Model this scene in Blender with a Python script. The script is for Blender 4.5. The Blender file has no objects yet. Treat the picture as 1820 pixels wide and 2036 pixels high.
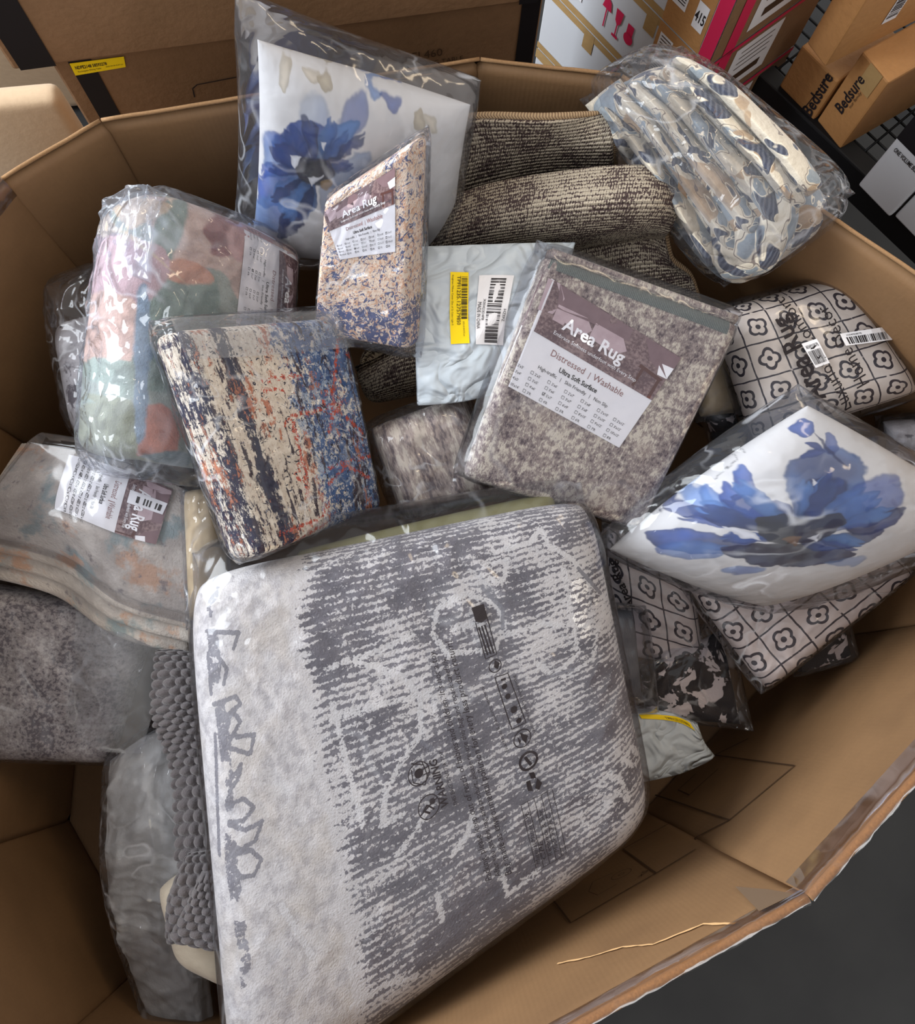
import bpy, bmesh, math, random
import numpy as np
from mathutils import Matrix, Vector
from mathutils.geometry import tessellate_polygon

SC = bpy.context.scene
COL = SC.collection
# ------------------------------------------------------------------ camera
FPX, IW, IH, CAMZ = 1682.0, 1820, 2036, 1.85
_dn = np.array([864 - 910, 1390 - 1018, FPX]); _dn /= np.linalg.norm(_dn)
_X = np.array([1, 0, 0.]) - _dn * _dn[0]; _X /= np.linalg.norm(_X)
_Z = -_dn; _Y = np.cross(_Z, _X)
RW = np.array([_X, _Y, _Z])                    # camera (x right, y down, z forward) -> world
CAM = np.array([0, 0, CAMZ])
cd = bpy.data.cameras.new('camera'); co = bpy.data.objects.new('camera', cd); COL.objects.link(co)
cd.sensor_fit = 'HORIZONTAL'; cd.sensor_width = 36; cd.lens = FPX / IW * 36; cd.clip_start = .02
_m = np.column_stack([RW[:, 0], -RW[:, 1], -RW[:, 2]])
co.matrix_world = Matrix([[*_m[0], 0], [*_m[1], 0], [*_m[2], CAMZ], [0, 0, 0, 1]])
SC.camera = co
# ------------------------------------------------------------------ light
def lin(c):
    c = np.array(c, float) / 255
    return tuple(np.where(c <= .04045, c / 12.92, ((c + .055) / 1.055) ** 2.4))
w = bpy.data.worlds.new('warehouse_air'); SC.world = w; w.use_nodes = True
w.node_tree.nodes['Background'].inputs[0].default_value = (.95, .93, .92, 1)
w.node_tree.nodes['Background'].inputs[1].default_value = .80
def area(name, loc, target, sx, sy, power, col):
    d = bpy.data.lights.new(name, 'AREA'); d.shape = 'RECTANGLE'; d.size = sx; d.size_y = sy
    d.energy = power; d.color = col
    o = bpy.data.objects.new(name, d); COL.objects.link(o); o.location = loc
    o.rotation_euler = (Vector(target) - Vector(loc)).to_track_quat('-Z', 'Y').to_euler()
    return o
area('dock_door_daylight', (-3.4, 1.2, 2.7), (0, .3, .6), 2.8, 2.8, 330, (.88, .94, 1))
area('ceiling_lamp_row', (1.9, 1.9, 4.6), (.2, .3, .6), 2.4, .35, 40, (1, .80, .55))
SC.view_settings.view_transform = 'Standard'; SC.view_settings.look = 'None'
SC.view_settings.gamma = 1; SC.view_settings.exposure = 0.18
SC.view_settings.use_curve_mapping = False
SC.cycles.transparent_max_bounces = 14; SC.cycles.max_bounces = 5; SC.cycles.diffuse_bounces = 2; SC.cycles.glossy_bounces = 2; SC.cycles.transmission_bounces = 1; SC.cycles.adaptive_threshold = .03

# ------------------------------------------------------------------ projection helpers
def at(px, py, z):
    d = RW @ np.array([px - 910, py - 1018, FPX]); t = (z - CAMZ) / d[2]
    return CAM + d * t
def proj(P):
    q = (P - CAM) @ RW
    return np.stack([910 + q[..., 0] / q[..., 2] * FPX, 1018 + q[..., 1] / q[..., 2] * FPX], -1)
def vnoise(x, y, seed=0):
    xi, yi = np.floor(x).astype(np.int64), np.floor(y).astype(np.int64); fx, fy = x - xi, y - yi
    fx, fy = fx * fx * (3 - 2 * fx), fy * fy * (3 - 2 * fy)
    def h(a, b):
        n = (a * 374761393 + b * 668265263 + seed * 974711) & 0x7fffffff
        n = ((n ^ (n >> 13)) * 1274126177) & 0x7fffffff
        return ((n ^ (n >> 16)) & 0xffff) / 65535.
    return (h(xi, yi) * (1 - fx) + h(xi + 1, yi) * fx) * (1 - fy) + (h(xi, yi + 1) * (1 - fx) + h(xi + 1, yi + 1) * fx) * fy
def fbm(x, y, seed=0, o=4):
    s = 0; a = .5
    for i in range(o):
        s = s + a * vnoise(x * 2 ** i, y * 2 ** i, seed + i * 17); a *= .5
    return s / (1 - .5 ** o)
def crumple(x, y, seed, f0=9, n=7):
    rs = np.random.RandomState(seed); s = 0
    for i in range(n):
        th = rs.rand() * math.pi; f = f0 * (1 + 2.2 * rs.rand())
        t = (x * math.cos(th) + y * math.sin(th)) * f + rs.rand() * 9 + 1.6 * vnoise(x * 7, y * 7, seed * 7 + i)
        a = np.abs((t % 1) - .5) * 2
        s = s + (np.maximum(a - .55, 0) * 2.2 * (vnoise(x * 9, y * 9, seed + 40 + i)) - .2) / f * f0
    return s / n * 2.2

# ------------------------------------------------------------------ node expressions
class N:
    nt = None
def nd(t): return N.nt.nodes.new(t)
def link(v, sock):
    if isinstance(v, V): N.nt.links.new(v.s, sock)
    elif v is not None:
        try: sock.default_value = v
        except Exception:
            sock.default_value = (*v, 1) if len(v) == 3 else v[:3]
class V:
    def __init__(s, sock): s.s = sock
    def __add__(a, b): return mt('ADD', a, b)
    __radd__ = __add__
    def __sub__(a, b): return mt('SUBTRACT', a, b)
    def __rsub__(a, b): return mt('SUBTRACT', b, a)
    def __mul__(a, b): return mt('MULTIPLY', a, b)
    __rmul__ = __mul__
    def __truediv__(a, b): return mt('DIVIDE', a, b)
    def __gt__(a, b): return mt('GREATER_THAN', a, b)
    def __lt__(a, b): return mt('LESS_THAN', a, b)
def mt(op, a, b=None, c=None):
    n = nd('ShaderNodeMath'); n.operation = op
    link(a, n.inputs[0])
    if b is not None: link(b, n.inputs[1])
    if c is not None: link(c, n.inputs[2])
    return V(n.outputs[0])
def sin(a): return mt('SINE', a)
def flo(a): return mt('FLOOR', a)
def fra(a): return mt('FRACT', a)
def ab(a): return mt('ABSOLUTE', a)
def mn(a, b): return mt('MINIMUM', a, b)
def mx(a, b): return mt('MAXIMUM', a, b)
def sst(a, lo, hi):
    n = nd('ShaderNodeMapRange'); n.interpolation_type = 'SMOOTHSTEP'
    link(a, n.inputs[0]); n.inputs[1].default_value = lo; n.inputs[2].default_value = hi
    return V(n.outputs[0])
def uv():
    n = nd('ShaderNodeUVMap'); n.uv_map = 'UVMap'; s = nd('ShaderNodeSeparateXYZ'); N.nt.links.new(n.outputs[0], s.inputs[0])
    return V(n.outputs[0]), V(s.outputs[0]), V(s.outputs[1])
def objc():
    n = nd('ShaderNodeTexCoord'); return V(n.outputs['Object'])
def vec(x, y, z=0.):
    n = nd('ShaderNodeCombineXYZ'); link(x, n.inputs[0]); link(y, n.inputs[1]); link(z, n.inputs[2]); return V(n.outputs[0])
def noise(v, sc, det=4, ro=.55, dist=0, col=False):
    n = nd('ShaderNodeTexNoise'); link(v, n.inputs['Vector']); n.inputs['Scale'].default_value = sc
    n.inputs['Detail'].default_value = det; n.inputs['Roughness'].default_value = ro; n.inputs['Distortion'].default_value = dist
    return V(n.outputs[1 if col else 0])
def voro(v, sc, feat='F1', out=0, rnd=1.):
    n = nd('ShaderNodeTexVoronoi'); n.feature = feat; link(v, n.inputs['Vector']); n.inputs['Scale'].default_value = sc
    n.inputs['Randomness'].default_value = rnd
    return V(n.outputs[out])
def white(v):
    n = nd('ShaderNodeTexWhiteNoise'); n.noise_dimensions = '3D'; link(v, n.inputs['Vector']); return V(n.outputs[0])
def mixc(f, a, b):
    n = nd('ShaderNodeMix'); n.data_type = 'RGBA'; link(f, n.inputs[0]); link(a, n.inputs[6]); link(b, n.inputs[7]); return V(n.outputs[2])
def attr(name):
    n = nd('ShaderNodeAttribute'); n.attribute_name = name
    s = nd('ShaderNodeSeparateColor'); N.nt.links.new(n.outputs[0], s.inputs[0])
    return V(n.outputs[0]), V(s.outputs[0]), V(s.outputs[1]), V(s.outputs[2])
def C(*c): return (*lin(c), 1)
def mat(name, fn=None, col=None, rough=.8, bd=.002, bs=.6, sheen=0, metal=0, spec=.22):
    m = bpy.data.materials.new(name); m.use_nodes = True; N.nt = m.node_tree; b = m.node_tree.nodes['Principled BSDF']
    b.inputs['Roughness'].default_value = rough; b.inputs['Metallic'].default_value = metal
    b.inputs['Specular IOR Level'].default_value = spec
    if sheen: b.inputs['Sheen Weight'].default_value = sheen
    if fn:
        r = fn(); r = r if isinstance(r, tuple) else (r, None)
        link(r[0], b.inputs['Base Color'])
        if r[1] is not None:
            bp = nd('ShaderNodeBump'); bp.inputs['Distance'].default_value = bd; bp.inputs['Strength'].default_value = bs
            link(r[1], bp.inputs['Height']); N.nt.links.new(bp.outputs[0], b.inputs['Normal'])
    else: b.inputs['Base Color'].default_value = C(*col)
    m.diffuse_color = b.inputs['Base Color'].default_value
    return m
def film(name, haze=.08, tint=(245, 246, 250), rough=.1, sc=14, bd=.012, spec=1., hazecol=(225, 228, 235), crease=.30):
    """clear polythene: see-through sheet with a faint milky veil and a mirror coat that follows its creases"""
    m = bpy.data.materials.new(name); m.use_nodes = True; nt = m.node_tree; N.nt = nt; nt.nodes.clear()
    u, x, y = uv()
    wv = noise(u, sc * .6, 1, .5, col=True)
    n1 = nd('ShaderNodeVectorMath'); n1.operation = 'MULTIPLY_ADD'; link(wv, n1.inputs[0]); n1.inputs[1].default_value = (.10, .10, .10); link(u, n1.inputs[2])
    d = V(n1.outputs[0])
    vo = voro(d, sc, 'F1'); nz = noise(d, sc * 1.3, 2, .5); rid = ab(nz - .5)
    hgt = vo * .95 + rid * 1.7
    bp = nd('ShaderNodeBump'); bp.inputs['Distance'].default_value = bd; bp.inputs['Strength'].default_value = .9
    link(hgt, bp.inputs['Height'])
    tr = nd('ShaderNodeBsdfTransparent'); tr.inputs[0].default_value = C(*tint)
    df = nd('ShaderNodeBsdfDiffuse'); df.inputs[0].default_value = C(*hazecol)
    m1 = nd('ShaderNodeMixShader'); nt.links.new(tr.outputs[0], m1.inputs[1]); nt.links.new(df.outputs[0], m1.inputs[2])
    crs = sst(rid, .035, .0) * sst(noise(u, sc * .5, 1), .42, .62)
    link(haze * (.5 + vo) + crs * crease, m1.inputs[0])
    gl = nd('ShaderNodeBsdfGlossy'); gl.inputs['Roughness'].default_value = rough; gl.inputs[0].default_value = (spec, spec, spec, 1)
    fr = nd('ShaderNodeFresnel'); fr.inputs[0].default_value = 1.42
    nt.links.new(bp.outputs[0], gl.inputs['Normal']); nt.links.new(bp.outputs[0], fr.inputs['Normal'])
    m2 = nd('ShaderNodeMixShader'); nt.links.new(m1.outputs[0], m2.inputs[1]); nt.links.new(gl.outputs[0], m2.inputs[2])
    link(mn(V(fr.outputs[0]) * .9, .6), m2.inputs[0])
    o = nd('ShaderNodeOutputMaterial'); nt.links.new(m2.outputs[0], o.inputs[0])
    return m

# ------------------------------------------------------------------ object helpers
def empty(name, label, cat, loc=(0, 0, 0), group=None):
    o = bpy.data.objects.new(name, None); COL.objects.link(o); o.location = loc; o.empty_display_size = .05
    tag(o, label, cat, group); return o
def tag(o, label, cat, group=None):
    o['label'] = label; o['category'] = cat
    if group: o['group'] = group
    return o
def mesh_obj(name, vs, fs, mats, parent=None, uvs=None, smooth=True, midx=None, cols=None, loops=None):
    me = bpy.data.meshes.new(name); vs = np.asarray(vs, float)
    if parent is not None: vs = vs - np.array(parent_loc(parent))
    me.from_pydata(vs.tolist(), [], fs if isinstance(fs, list) else fs.tolist())
    for m in (mats if isinstance(mats, (list, tuple)) else [mats]): me.materials.append(m)
    if midx is not None: me.polygons.foreach_set('material_index', midx)
    if smooth: me.polygons.foreach_set('use_smooth', [True] * len(me.polygons))
    if uvs is not None:
        l = me.uv_layers.new(name='UVMap'); vi = np.empty(len(me.loops), np.int32); me.loops.foreach_get('vertex_index', vi)
        l.data.foreach_set('uv', np.asarray(uvs)[vi].astype(np.float32).ravel())
    if cols is not None:
        a = me.color_attributes.new('fld', 'FLOAT_COLOR', 'POINT'); c = np.ones((len(vs), 4), np.float32); c[:, :3] = cols
        a.data.foreach_set('color', c.ravel())
    me.update()
    o = bpy.data.objects.new(name, me); COL.objects.link(o)
    if parent is not None: o.parent = parent
    return o
def parent_loc(p):
    l = np.zeros(3)
    while p is not None: l = l + np.array(p.location); p = p.parent
    return l

class Surf:
    """a padded sheet over a grid of points: front face w=+1, back face w=-1, meeting in a seam round the edge"""
    def __init__(s, ctrl, T, r=.03, p=2.2, ck=0., sk=0., bulge=0., wr=0., wf=8., seed=0, front=True, q=3):
        s.C = np.array([[at(*c) if isinstance(c, tuple) else c for c in row] for row in ctrl], float)
        s.T, s.r, s.p, s.ck, s.sk, s.bulge, s.wr, s.wf, s.seed, s.q = T, r, p, ck, sk, bulge, wr, wf, seed, q
        s.front = front; s.ext = (0, 0, 0, 0); s.cr = 0; s.off = 0; s.disp = None
        g = np.linspace(0, 1, 12); P = s.base(*np.meshgrid(g, g))
        s.W = np.linalg.norm(np.diff(P, axis=1), axis=2).sum(1).mean(); s.H = np.linalg.norm(np.diff(P, axis=0), axis=2).sum(0).mean()
    def base(s, u, v):
        nr, nc = s.C.shape[:2]
        def w(t, n):
            tc = np.clip(t, 0, 1) * (n - 1); i = np.minimum(np.floor(tc).astype(int), n - 2); f = tc - i
            f = f + (t - np.clip(t, 0, 1)) * (n - 1)
            if n == 2: return [(i, 1 - f), (i + 1, f)]
            fc = np.clip(f, 0, 1); e = f - fc
            a = [-.5 * fc + fc ** 2 - .5 * fc ** 3, 1 - 2.5 * fc ** 2 + 1.5 * fc ** 3, .5 * fc + 2 * fc ** 2 - 1.5 * fc ** 3, -.5 * fc ** 2 + .5 * fc ** 3]
            a[1] = a[1] - e; a[2] = a[2] + e
            return [(i - 1, a[0]), (i, a[1]), (i + 1, a[2]), (i + 2, a[3])]
        P = 0
        for i, a in w(v, nr):
            for j, b in w(u, nc):
                ii, jj = np.clip(i, 0, nr - 1), np.clip(j, 0, nc - 1)
                c = s.C[ii, jj]
                if nr > 2: c = c + ((i - ii)[..., None]) * (s.C[ii, jj] - s.C[np.clip(ii - np.sign(i - ii), 0, nr - 1), jj])
                if nc > 2: c = c + ((j - jj)[..., None]) * (s.C[ii, jj] - s.C[ii, np.clip(jj - np.sign(j - jj), 0, nc - 1)])
                P = P + c * (a * b)[..., None]
        return P
    def shape(s, u, v):
        a, b = 2 * u - 1, 2 * v - 1; ac, bc = np.clip(np.abs(a), 0, 1), np.clip(np.abs(b), 0, 1)
        k = s.ck * (ac * bc) ** (2 * s.q)
        return (a * (1 - k - s.sk * (1 - bc ** 2) * ac ** 2) + 1) / 2, (b * (1 - k - s.sk * (1 - ac ** 2) * bc ** 2) + 1) / 2
    def pos(s, u, v, w=1, off=0.):
        u, v = np.asarray(u, float), np.asarray(v, float)
        l, t, r_, b_ = s.ext
        U, Vv = -l + u * (1 + l + r_), -t + v * (1 + t + b_)
        us, vs = s.shape(U, Vv); B = s.base(us, vs); e = 1e-3
        du = s.base(us + e, vs) - s.base(us - e, vs); dv = s.base(us, vs + e) - s.base(us, vs - e)
        n = np.cross(du, dv); n /= np.linalg.norm(n, axis=-1, keepdims=True) + 1e-12
        mid = s.base(np.array(.5), np.array(.5)); du0 = s.base(np.array(.51), np.array(.5)) - mid; dv0 = s.base(np.array(.5), np.array(.51)) - mid
        if np.dot(np.cross(du0, dv0), CAM - mid) < 0: n = -n
        W, H = s.W * (1 + l + r_), s.H * (1 + t + b_)
        f = lambda d: (1 - (1 - np.clip(d / s.r, 0, 1)) ** s.p) ** (1 / s.p)
        fu, fv = f(np.minimum(u, 1 - u) * W), f(np.minimum(v, 1 - v) * H); F = fu * fv
        T = s.T; h = T / 2 * F
        m0 = T / 2 - s.off if s.front else 0
        if w > 0:
            x, y = U * s.W, Vv * s.H
            h = h + s.bulge * (1 - np.clip(2 * U - 1, -1, 1) ** 2) * (1 - np.clip(2 * Vv - 1, -1, 1) ** 2)
            if s.wr: h = h + s.wr * (fbm(x * s.wf, y * s.wf, s.seed, 3) - .5) * 2 * F
            if s.cr: h = h + s.cr * crumple(x, y, s.seed + 5) * (.35 + .65 * F) * (1.6 - .9 * F) * np.clip(np.minimum(np.minimum(u, 1 - u) * W, np.minimum(v, 1 - v) * H) / .01, 0, 1)
            if s.disp: h = h + s.disp(x, y, U, Vv) * F
            return B + n * (h + off - m0)[..., None]
        return B - n * (h + off + m0)[..., None]
    def bag(s, off=.006, m=(.02, .02, .02, .02), cr=.01, seed=1, rr=0., wr=0):
        """the bag round this thing: same sheet, let out past its edges by m metres (left, top, right, bottom)"""
        b = Surf.__new__(Surf); b.__dict__.update(s.__dict__)
        b.off = off; b.T = s.T + 2 * off; b.r = s.r + max(.012, min(m) * .9) + rr; b.p = 2.0; b.cr = cr; b.seed = seed
        b.ext = (m[0] / s.W, m[1] / s.H, m[2] / s.W, m[3] / s.H); b.wr = wr or s.wr * .5; b.disp = None
        return b
    def uv_of(s, pts):
        pts = np.array(pts, float).reshape(-1, 2); q = np.full_like(pts, .5)
        for k in range(16):
            P = proj(s.pos(q[:, 0], q[:, 1])); e = 1e-3; r = pts - P
            if np.abs(r).max() < .3: break
            ju = (proj(s.pos(q[:, 0] + e, q[:, 1])) - P) / e; jv = (proj(s.pos(q[:, 0], q[:, 1] + e)) - P) / e
            det = ju[:, 0] * jv[:, 1] - ju[:, 1] * jv[:, 0]; det = np.where(np.abs(det) < 1e-6, 1e-6, det)
            d = np.stack([(r[:, 0] * jv[:, 1] - r[:, 1] * jv[:, 0]) / det, (ju[:, 0] * r[:, 1] - ju[:, 1] * r[:, 0]) / det], 1)
            q = np.clip(q + np.clip(d, -.3, .3), .002, .998)
        return q
    def build(s, name, m, parent=None, nu=60, nv=60, paint=None, edge=.35, back=True):
        def gr(n):
            t = np.linspace(0, 1, n + 1); return (1 - edge) * t + edge * (.5 - .5 * np.cos(math.pi * t))
        gu, gv = gr(nu), gr(nv); U, Vv = np.meshgrid(gu, gv); U1, V1 = U.ravel(), Vv.ravel()
        F = s.pos(U1, V1, 1); n = (nu + 1) * (nv + 1); ids = np.arange(n).reshape(nv + 1, nu + 1)
        q = np.stack([ids[:-1, :-1], ids[1:, :-1], ids[1:, 1:], ids[:-1, 1:]], -1).reshape(-1, 4)
        G = F.reshape(nv + 1, nu + 1, 3); lu = np.concatenate([[0], np.cumsum(np.linalg.norm(np.diff(G, axis=1), axis=2)[nv // 4:-(nv // 4)].mean(0))]); lv = np.concatenate([[0], np.cumsum(np.linalg.norm(np.diff(G, axis=0), axis=2)[:, nu // 4:-(nu // 4)].mean(1))])
        UU, VV = np.meshgrid(lu, lv); vs, fs, us = F, q, np.stack([UU.ravel(), VV.ravel()], 1)      # laid out by length along the cloth
        flip = np.dot(np.cross(F[ids[nv // 2 + 1, nu // 2]] - F[ids[nv // 2, nu // 2]], F[ids[nv // 2, nu // 2 + 1]] - F[ids[nv // 2, nu // 2]]), CAM - F[n // 2]) < 0
        if back:
            inner = np.zeros_like(ids, bool); inner[1:-1, 1:-1] = True; k = inner.ravel()
            B = s.pos(U1[k], V1[k], -1); idb = ids.copy().ravel(); idb[k] = n + np.arange(k.sum()); idb = idb.reshape(ids.shape)
            qb = np.stack([idb[:-1, :-1], idb[:-1, 1:], idb[1:, 1:], idb[1:, :-1]], -1).reshape(-1, 4)
            vs = np.vstack([F, B]); fs = np.vstack([q, qb]); us = np.vstack([us, us[k]])
        if flip: fs = fs[:, ::-1]
        cols = None
        if paint is not None:
            cols = paint(U1, V1)
            if back: cols = np.vstack([cols, cols[k]])
        return mesh_obj(name, vs, fs, m, parent, us, cols=cols)

class Patch:
    def __init__(s, surf, quad, off=.0008, uvq=False):
        s.surf = surf; s.off = off; s.q = np.array(quad, float) if uvq else surf.uv_of(quad)
        P = s.pos(np.array([0, 1, 1, 0.]), np.array([0, 0, 1, 1.]))
        s.W = (np.linalg.norm(P[1] - P[0]) + np.linalg.norm(P[2] - P[3])) / 2; s.H = (np.linalg.norm(P[3] - P[0]) + np.linalg.norm(P[2] - P[1])) / 2
    def pos(s, a, b, off=0):
        a, b = np.asarray(a, float)[..., None], np.asarray(b, float)[..., None]; q = s.q
        U = (q[0] * (1 - a) + q[1] * a) * (1 - b) + (q[3] * (1 - a) + q[2] * a) * b
        return s.surf.pos(U[..., 0], U[..., 1], 1, s.off + off)
_tc = {}
def text_mesh(t, bold):
    if (t, bold) in _tc: return _tc[(t, bold)]
    c = bpy.data.curves.new('t', 'FONT'); c.body = t; c.size = 1; c.resolution_u = 2; c.offset = .022 if bold else 0
    o = bpy.data.objects.new('t', c); me = o.to_mesh()
    v = np.array([x.co[:] for x in me.vertices]).reshape(-1, 3); f = [list(p.vertices) for p in me.polygons]
    o.to_mesh_clear(); bpy.data.objects.remove(o); bpy.data.curves.remove(c); _tc[(t, bold)] = (v, f); return v, f
class Print:
    """ink and paper lying on a surface"""
    def __init__(s): s.v = []; s.f = []; s.m = []; s.mats = []; s.uv = []
    def _add(s, P, F, m, uvs=None):
        k = sum(len(x) for x in s.v)
        if m not in s.mats: s.mats.append(m)
        s.v.append(P); s.f += [[i + k for i in f] for f in F]; s.m += [s.mats.index(m)] * len(F)
        s.uv.append(uvs if uvs is not None else np.zeros((len(P), 2)))
    def quad(s, p, a0, b0, a1, b1, m, n=10, off=0):
        g = np.linspace(0, 1, n + 1); A, B = np.meshgrid(a0 + (a1 - a0) * g, b0 + (b1 - b0) * g); A, B = A.ravel(), B.ravel()
        i = np.arange((n + 1) ** 2).reshape(n + 1, n + 1)
        F = np.stack([i[:-1, :-1], i[1:, :-1], i[1:, 1:], i[:-1, 1:]], -1).reshape(-1, 4).tolist()
        s._add(p.pos(A, B, off), F, m, np.stack([A * p.W, B * p.H], 1))
    def poly(s, p, pts, m, off=.0004):
        pts = np.array(pts, float); t = tessellate_polygon([[Vector((x, y, 0)) for x, y in pts]])
        s._add(p.pos(pts[:, 0], pts[:, 1], off), [list(x) for x in t], m, pts * [p.W, p.H])
    def ell(s, p, a, b, ra, rb, m, off=.0004, rot=0, n=20):
        t = np.linspace(0, 2 * math.pi, n, endpoint=False); x, y = ra * np.cos(t), rb * np.sin(t)
        s.poly(p, np.stack([a + x * math.cos(rot) - y * math.sin(rot), b + x * math.sin(rot) + y * math.cos(rot)], 1), m, off)
    def stroke(s, p, pts, wd, m, off=.0004, jit=0, closed=False, seed=0):
        pts = np.array(pts, float); rs = np.random.RandomState(seed)
        if closed: pts = np.vstack([pts, pts[:1]])
        M = np.array([p.W, p.H]); q = [pts[0]]
        for a, b in zip(pts[:-1], pts[1:]):
            k = max(1, int(np.linalg.norm((b - a) * M) / .008))
            q += [a + (b - a) * (i + 1) / k for i in range(k)]
        q = np.array(q) * M; t = np.gradient(q, axis=0); t /= np.linalg.norm(t, axis=1, keepdims=True) + 1e-9
        nn = np.stack([-t[:, 1], t[:, 0]], 1); w1 = wd / 2 * (1 + jit * (rs.rand(len(q)) - .5) * 2); w2 = wd / 2 * (1 + jit * (rs.rand(len(q)) - .5) * 2)
        L = (q + nn * w1[:, None]) / M; R = (q - nn * w2[:, None]) / M; A = np.vstack([L, R]); k = len(q)
        s._add(p.pos(A[:, 0], A[:, 1], off), [[i, i + 1, k + i + 1, k + i] for i in range(k - 1)], m)
    def text(s, p, t, a, b, ht, m, align='l', bold=False, wf=1., off=.0004, maxw=None, rot=0, shear=0):
        v, f = text_mesh(t, bold)
        if not len(v): return
        x, y = v[:, 0].copy() * wf, v[:, 1].copy(); h = ht * p.H / .7
        x += y * shear
        if maxw and x.max() * h > maxw * p.W: x *= maxw * p.W / (x.max() * h)
        if align == 'c': x -= x.max() / 2
        if align == 'r': x -= x.max()
        x, y = x * math.cos(rot) + y * math.sin(rot), -x * math.sin(rot) + y * math.cos(rot)
        s._add(p.pos(a + x * h / p.W, b - y * h / p.H, off), f, m)
    def bars(s, p, a0, b0, a1, b1, m, n=40, seed=0, vert=False, off=.0004):
        rs = np.random.RandomState(seed); e = np.cumsum(rs.choice([1, 1, 2, 3], 2 * n)); e = e / e[-1]
        for i in range(n):
            x0 = 0 if i == 0 else e[2 * i - 1]; x1 = e[2 * i]
            if vert: s.quad(p, a0, b0 + (b1 - b0) * x0, a1, b0 + (b1 - b0) * x1, m, 1, off)
            else: s.quad(p, a0 + (a1 - a0) * x0, b0, a0 + (a1 - a0) * x1, b1, m, 1, off)
    def build(s, name, parent, label=None):
        o = mesh_obj(name, np.vstack(s.v), s.f, s.mats, parent, np.vstack(s.uv), smooth=False, midx=s.m)
        if label: o['label'] = label
        return o
def box_obj(name, o, ex, ey, h, m, parent=None, bev=.004, ez=(0, 0, 1)):
    """carton from a lower corner o, two floor edges and a height"""
    o, ex, ey = [np.array(x, float) for x in (o, ex, ey)]; ez = np.array(ez, float) * h
    pl = parent_loc(parent) if parent is not None else np.zeros(3)
    bm = bmesh.new(); vs = [bm.verts.new(o - pl + a * ex + b * ey + c * ez) for c in (0, 1) for b in (0, 1) for a in (0, 1)]
    for f in ((0, 1, 3, 2), (4, 6, 7, 5), (0, 4, 5, 1), (2, 3, 7, 6), (0, 2, 6, 4), (1, 5, 7, 3)): bm.faces.new([vs[i] for i in f])
    bmesh.ops.recalc_face_normals(bm, faces=bm.faces)
    if bev: bmesh.ops.bevel(bm, geom=bm.edges[:], offset=bev, segments=2, affect='EDGES', profile=.5)
    me = bpy.data.meshes.new(name); bm.to_mesh(me); bm.free(); me.materials.append(m)
    ob = bpy.data.objects.new(name, me); COL.objects.link(ob)
    if parent is not None: ob.parent = parent
    return ob
def flat(p0, p1, p2, p3): return Surf([[p0, p1], [p3, p2]], 0.0, r=.001, front=False)
def tube(name, pts, rad, m, parent, seg=8, closed=False, twist=0):
    P = np.array(pts, float); t = np.gradient(P, axis=0); t /= np.linalg.norm(t, axis=1, keepdims=True) + 1e-9
    up = np.array([.13, .21, .97]); a = np.cross(t, up); a /= np.linalg.norm(a, axis=1, keepdims=True) + 1e-9; b = np.cross(t, a)
    th = np.linspace(0, 2 * math.pi, seg, endpoint=False); R = np.broadcast_to(np.asarray(rad, float), (len(P),))
    vs = (P[:, None] + R[:, None, None] * (a[:, None] * np.cos(th)[None, :, None] + b[:, None] * np.sin(th)[None, :, None])).reshape(-1, 3)
    fs = [[i * seg + j, i * seg + (j + 1) % seg, (i + 1) * seg + (j + 1) % seg, (i + 1) * seg + j] for i in range(len(P) - 1) for j in range(seg)]
    fs += [list(range(seg))[::-1], [(len(P) - 1) * seg + j for j in range(seg)]]
    L = np.concatenate([[0], np.cumsum(np.linalg.norm(np.diff(P, axis=0), axis=1))])
    us = np.stack([np.repeat(L, seg), np.tile(th / 6.283 * .03, len(P))], 1)
    return mesh_obj(name, vs, fs, m, parent, us)
def spline(pts, n):
    P = np.array(pts, float); k = len(P); t = np.linspace(0, k - 1, n); i = np.minimum(t.astype(int), k - 2); f = (t - i)[:, None]
    g = lambda j: P[np.clip(j, 0, k - 1)]
    return .5 * (2 * g(i) + (g(i + 1) - g(i - 1)) * f + (2 * g(i - 1) - 5 * g(i) + 4 * g(i + 1) - g(i + 2)) * f ** 2 + (3 * g(i) - g(i - 1) - 3 * g(i + 1) + g(i + 2)) * f ** 3)

# ================================================================== materials
def _card(base=(134, 102, 70), dark=(117, 88, 60)):
    def f():
        u, x, y = uv(); n = noise(u, 5, 4); g = noise(u, 120, 3)
        c = mixc(sst(n, .3, .75), C(*base), C(*dark)); c = mixc(g * .35, c, C(*[int(k * .8) for k in base]))
        return c, g * .25 + sin(x * 900) * .03 + n * 1.5
    return f
M_card = mat('kraft_card', _card(), rough=.62, bd=.0015, spec=.35)
M_cardobj = mat('carton_card', lambda: (lambda n, g: (mixc(g * .4, mixc(sst(n, .3, .75), C(142, 108, 78), C(122, 92, 64)), C(104, 78, 54)), g))(noise(objc(), 4, 4), noise(objc(), 90, 3)), rough=.6, spec=.35)
M_cardlt = mat('carton_card_light', lambda: (lambda n, g: (mixc(g * .35, mixc(sst(n, .3, .75), C(186, 136, 84), C(168, 120, 72)), C(140, 100, 62)), g))(noise(objc(), 4, 4), noise(objc(), 90, 3)), rough=.6, spec=.35)
M_cardedge = mat('torn_card_edge', lambda: (mixc(noise(uv()[0], 300, 2), C(168, 132, 94), C(112, 84, 58)), None), rough=.9)
M_ink = mat('black_ink', col=(38, 32, 34), rough=.6)
M_cardink = mat('faded_ink_on_card', col=(72, 52, 36), rough=.7)
M_mauve = mat('mauve_ink', col=(140, 98, 96), rough=.6)
M_white = mat('white_paper', col=(226, 224, 226), rough=.45)
M_whiteink = mat('white_ink', col=(240, 238, 240), rough=.45)
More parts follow.
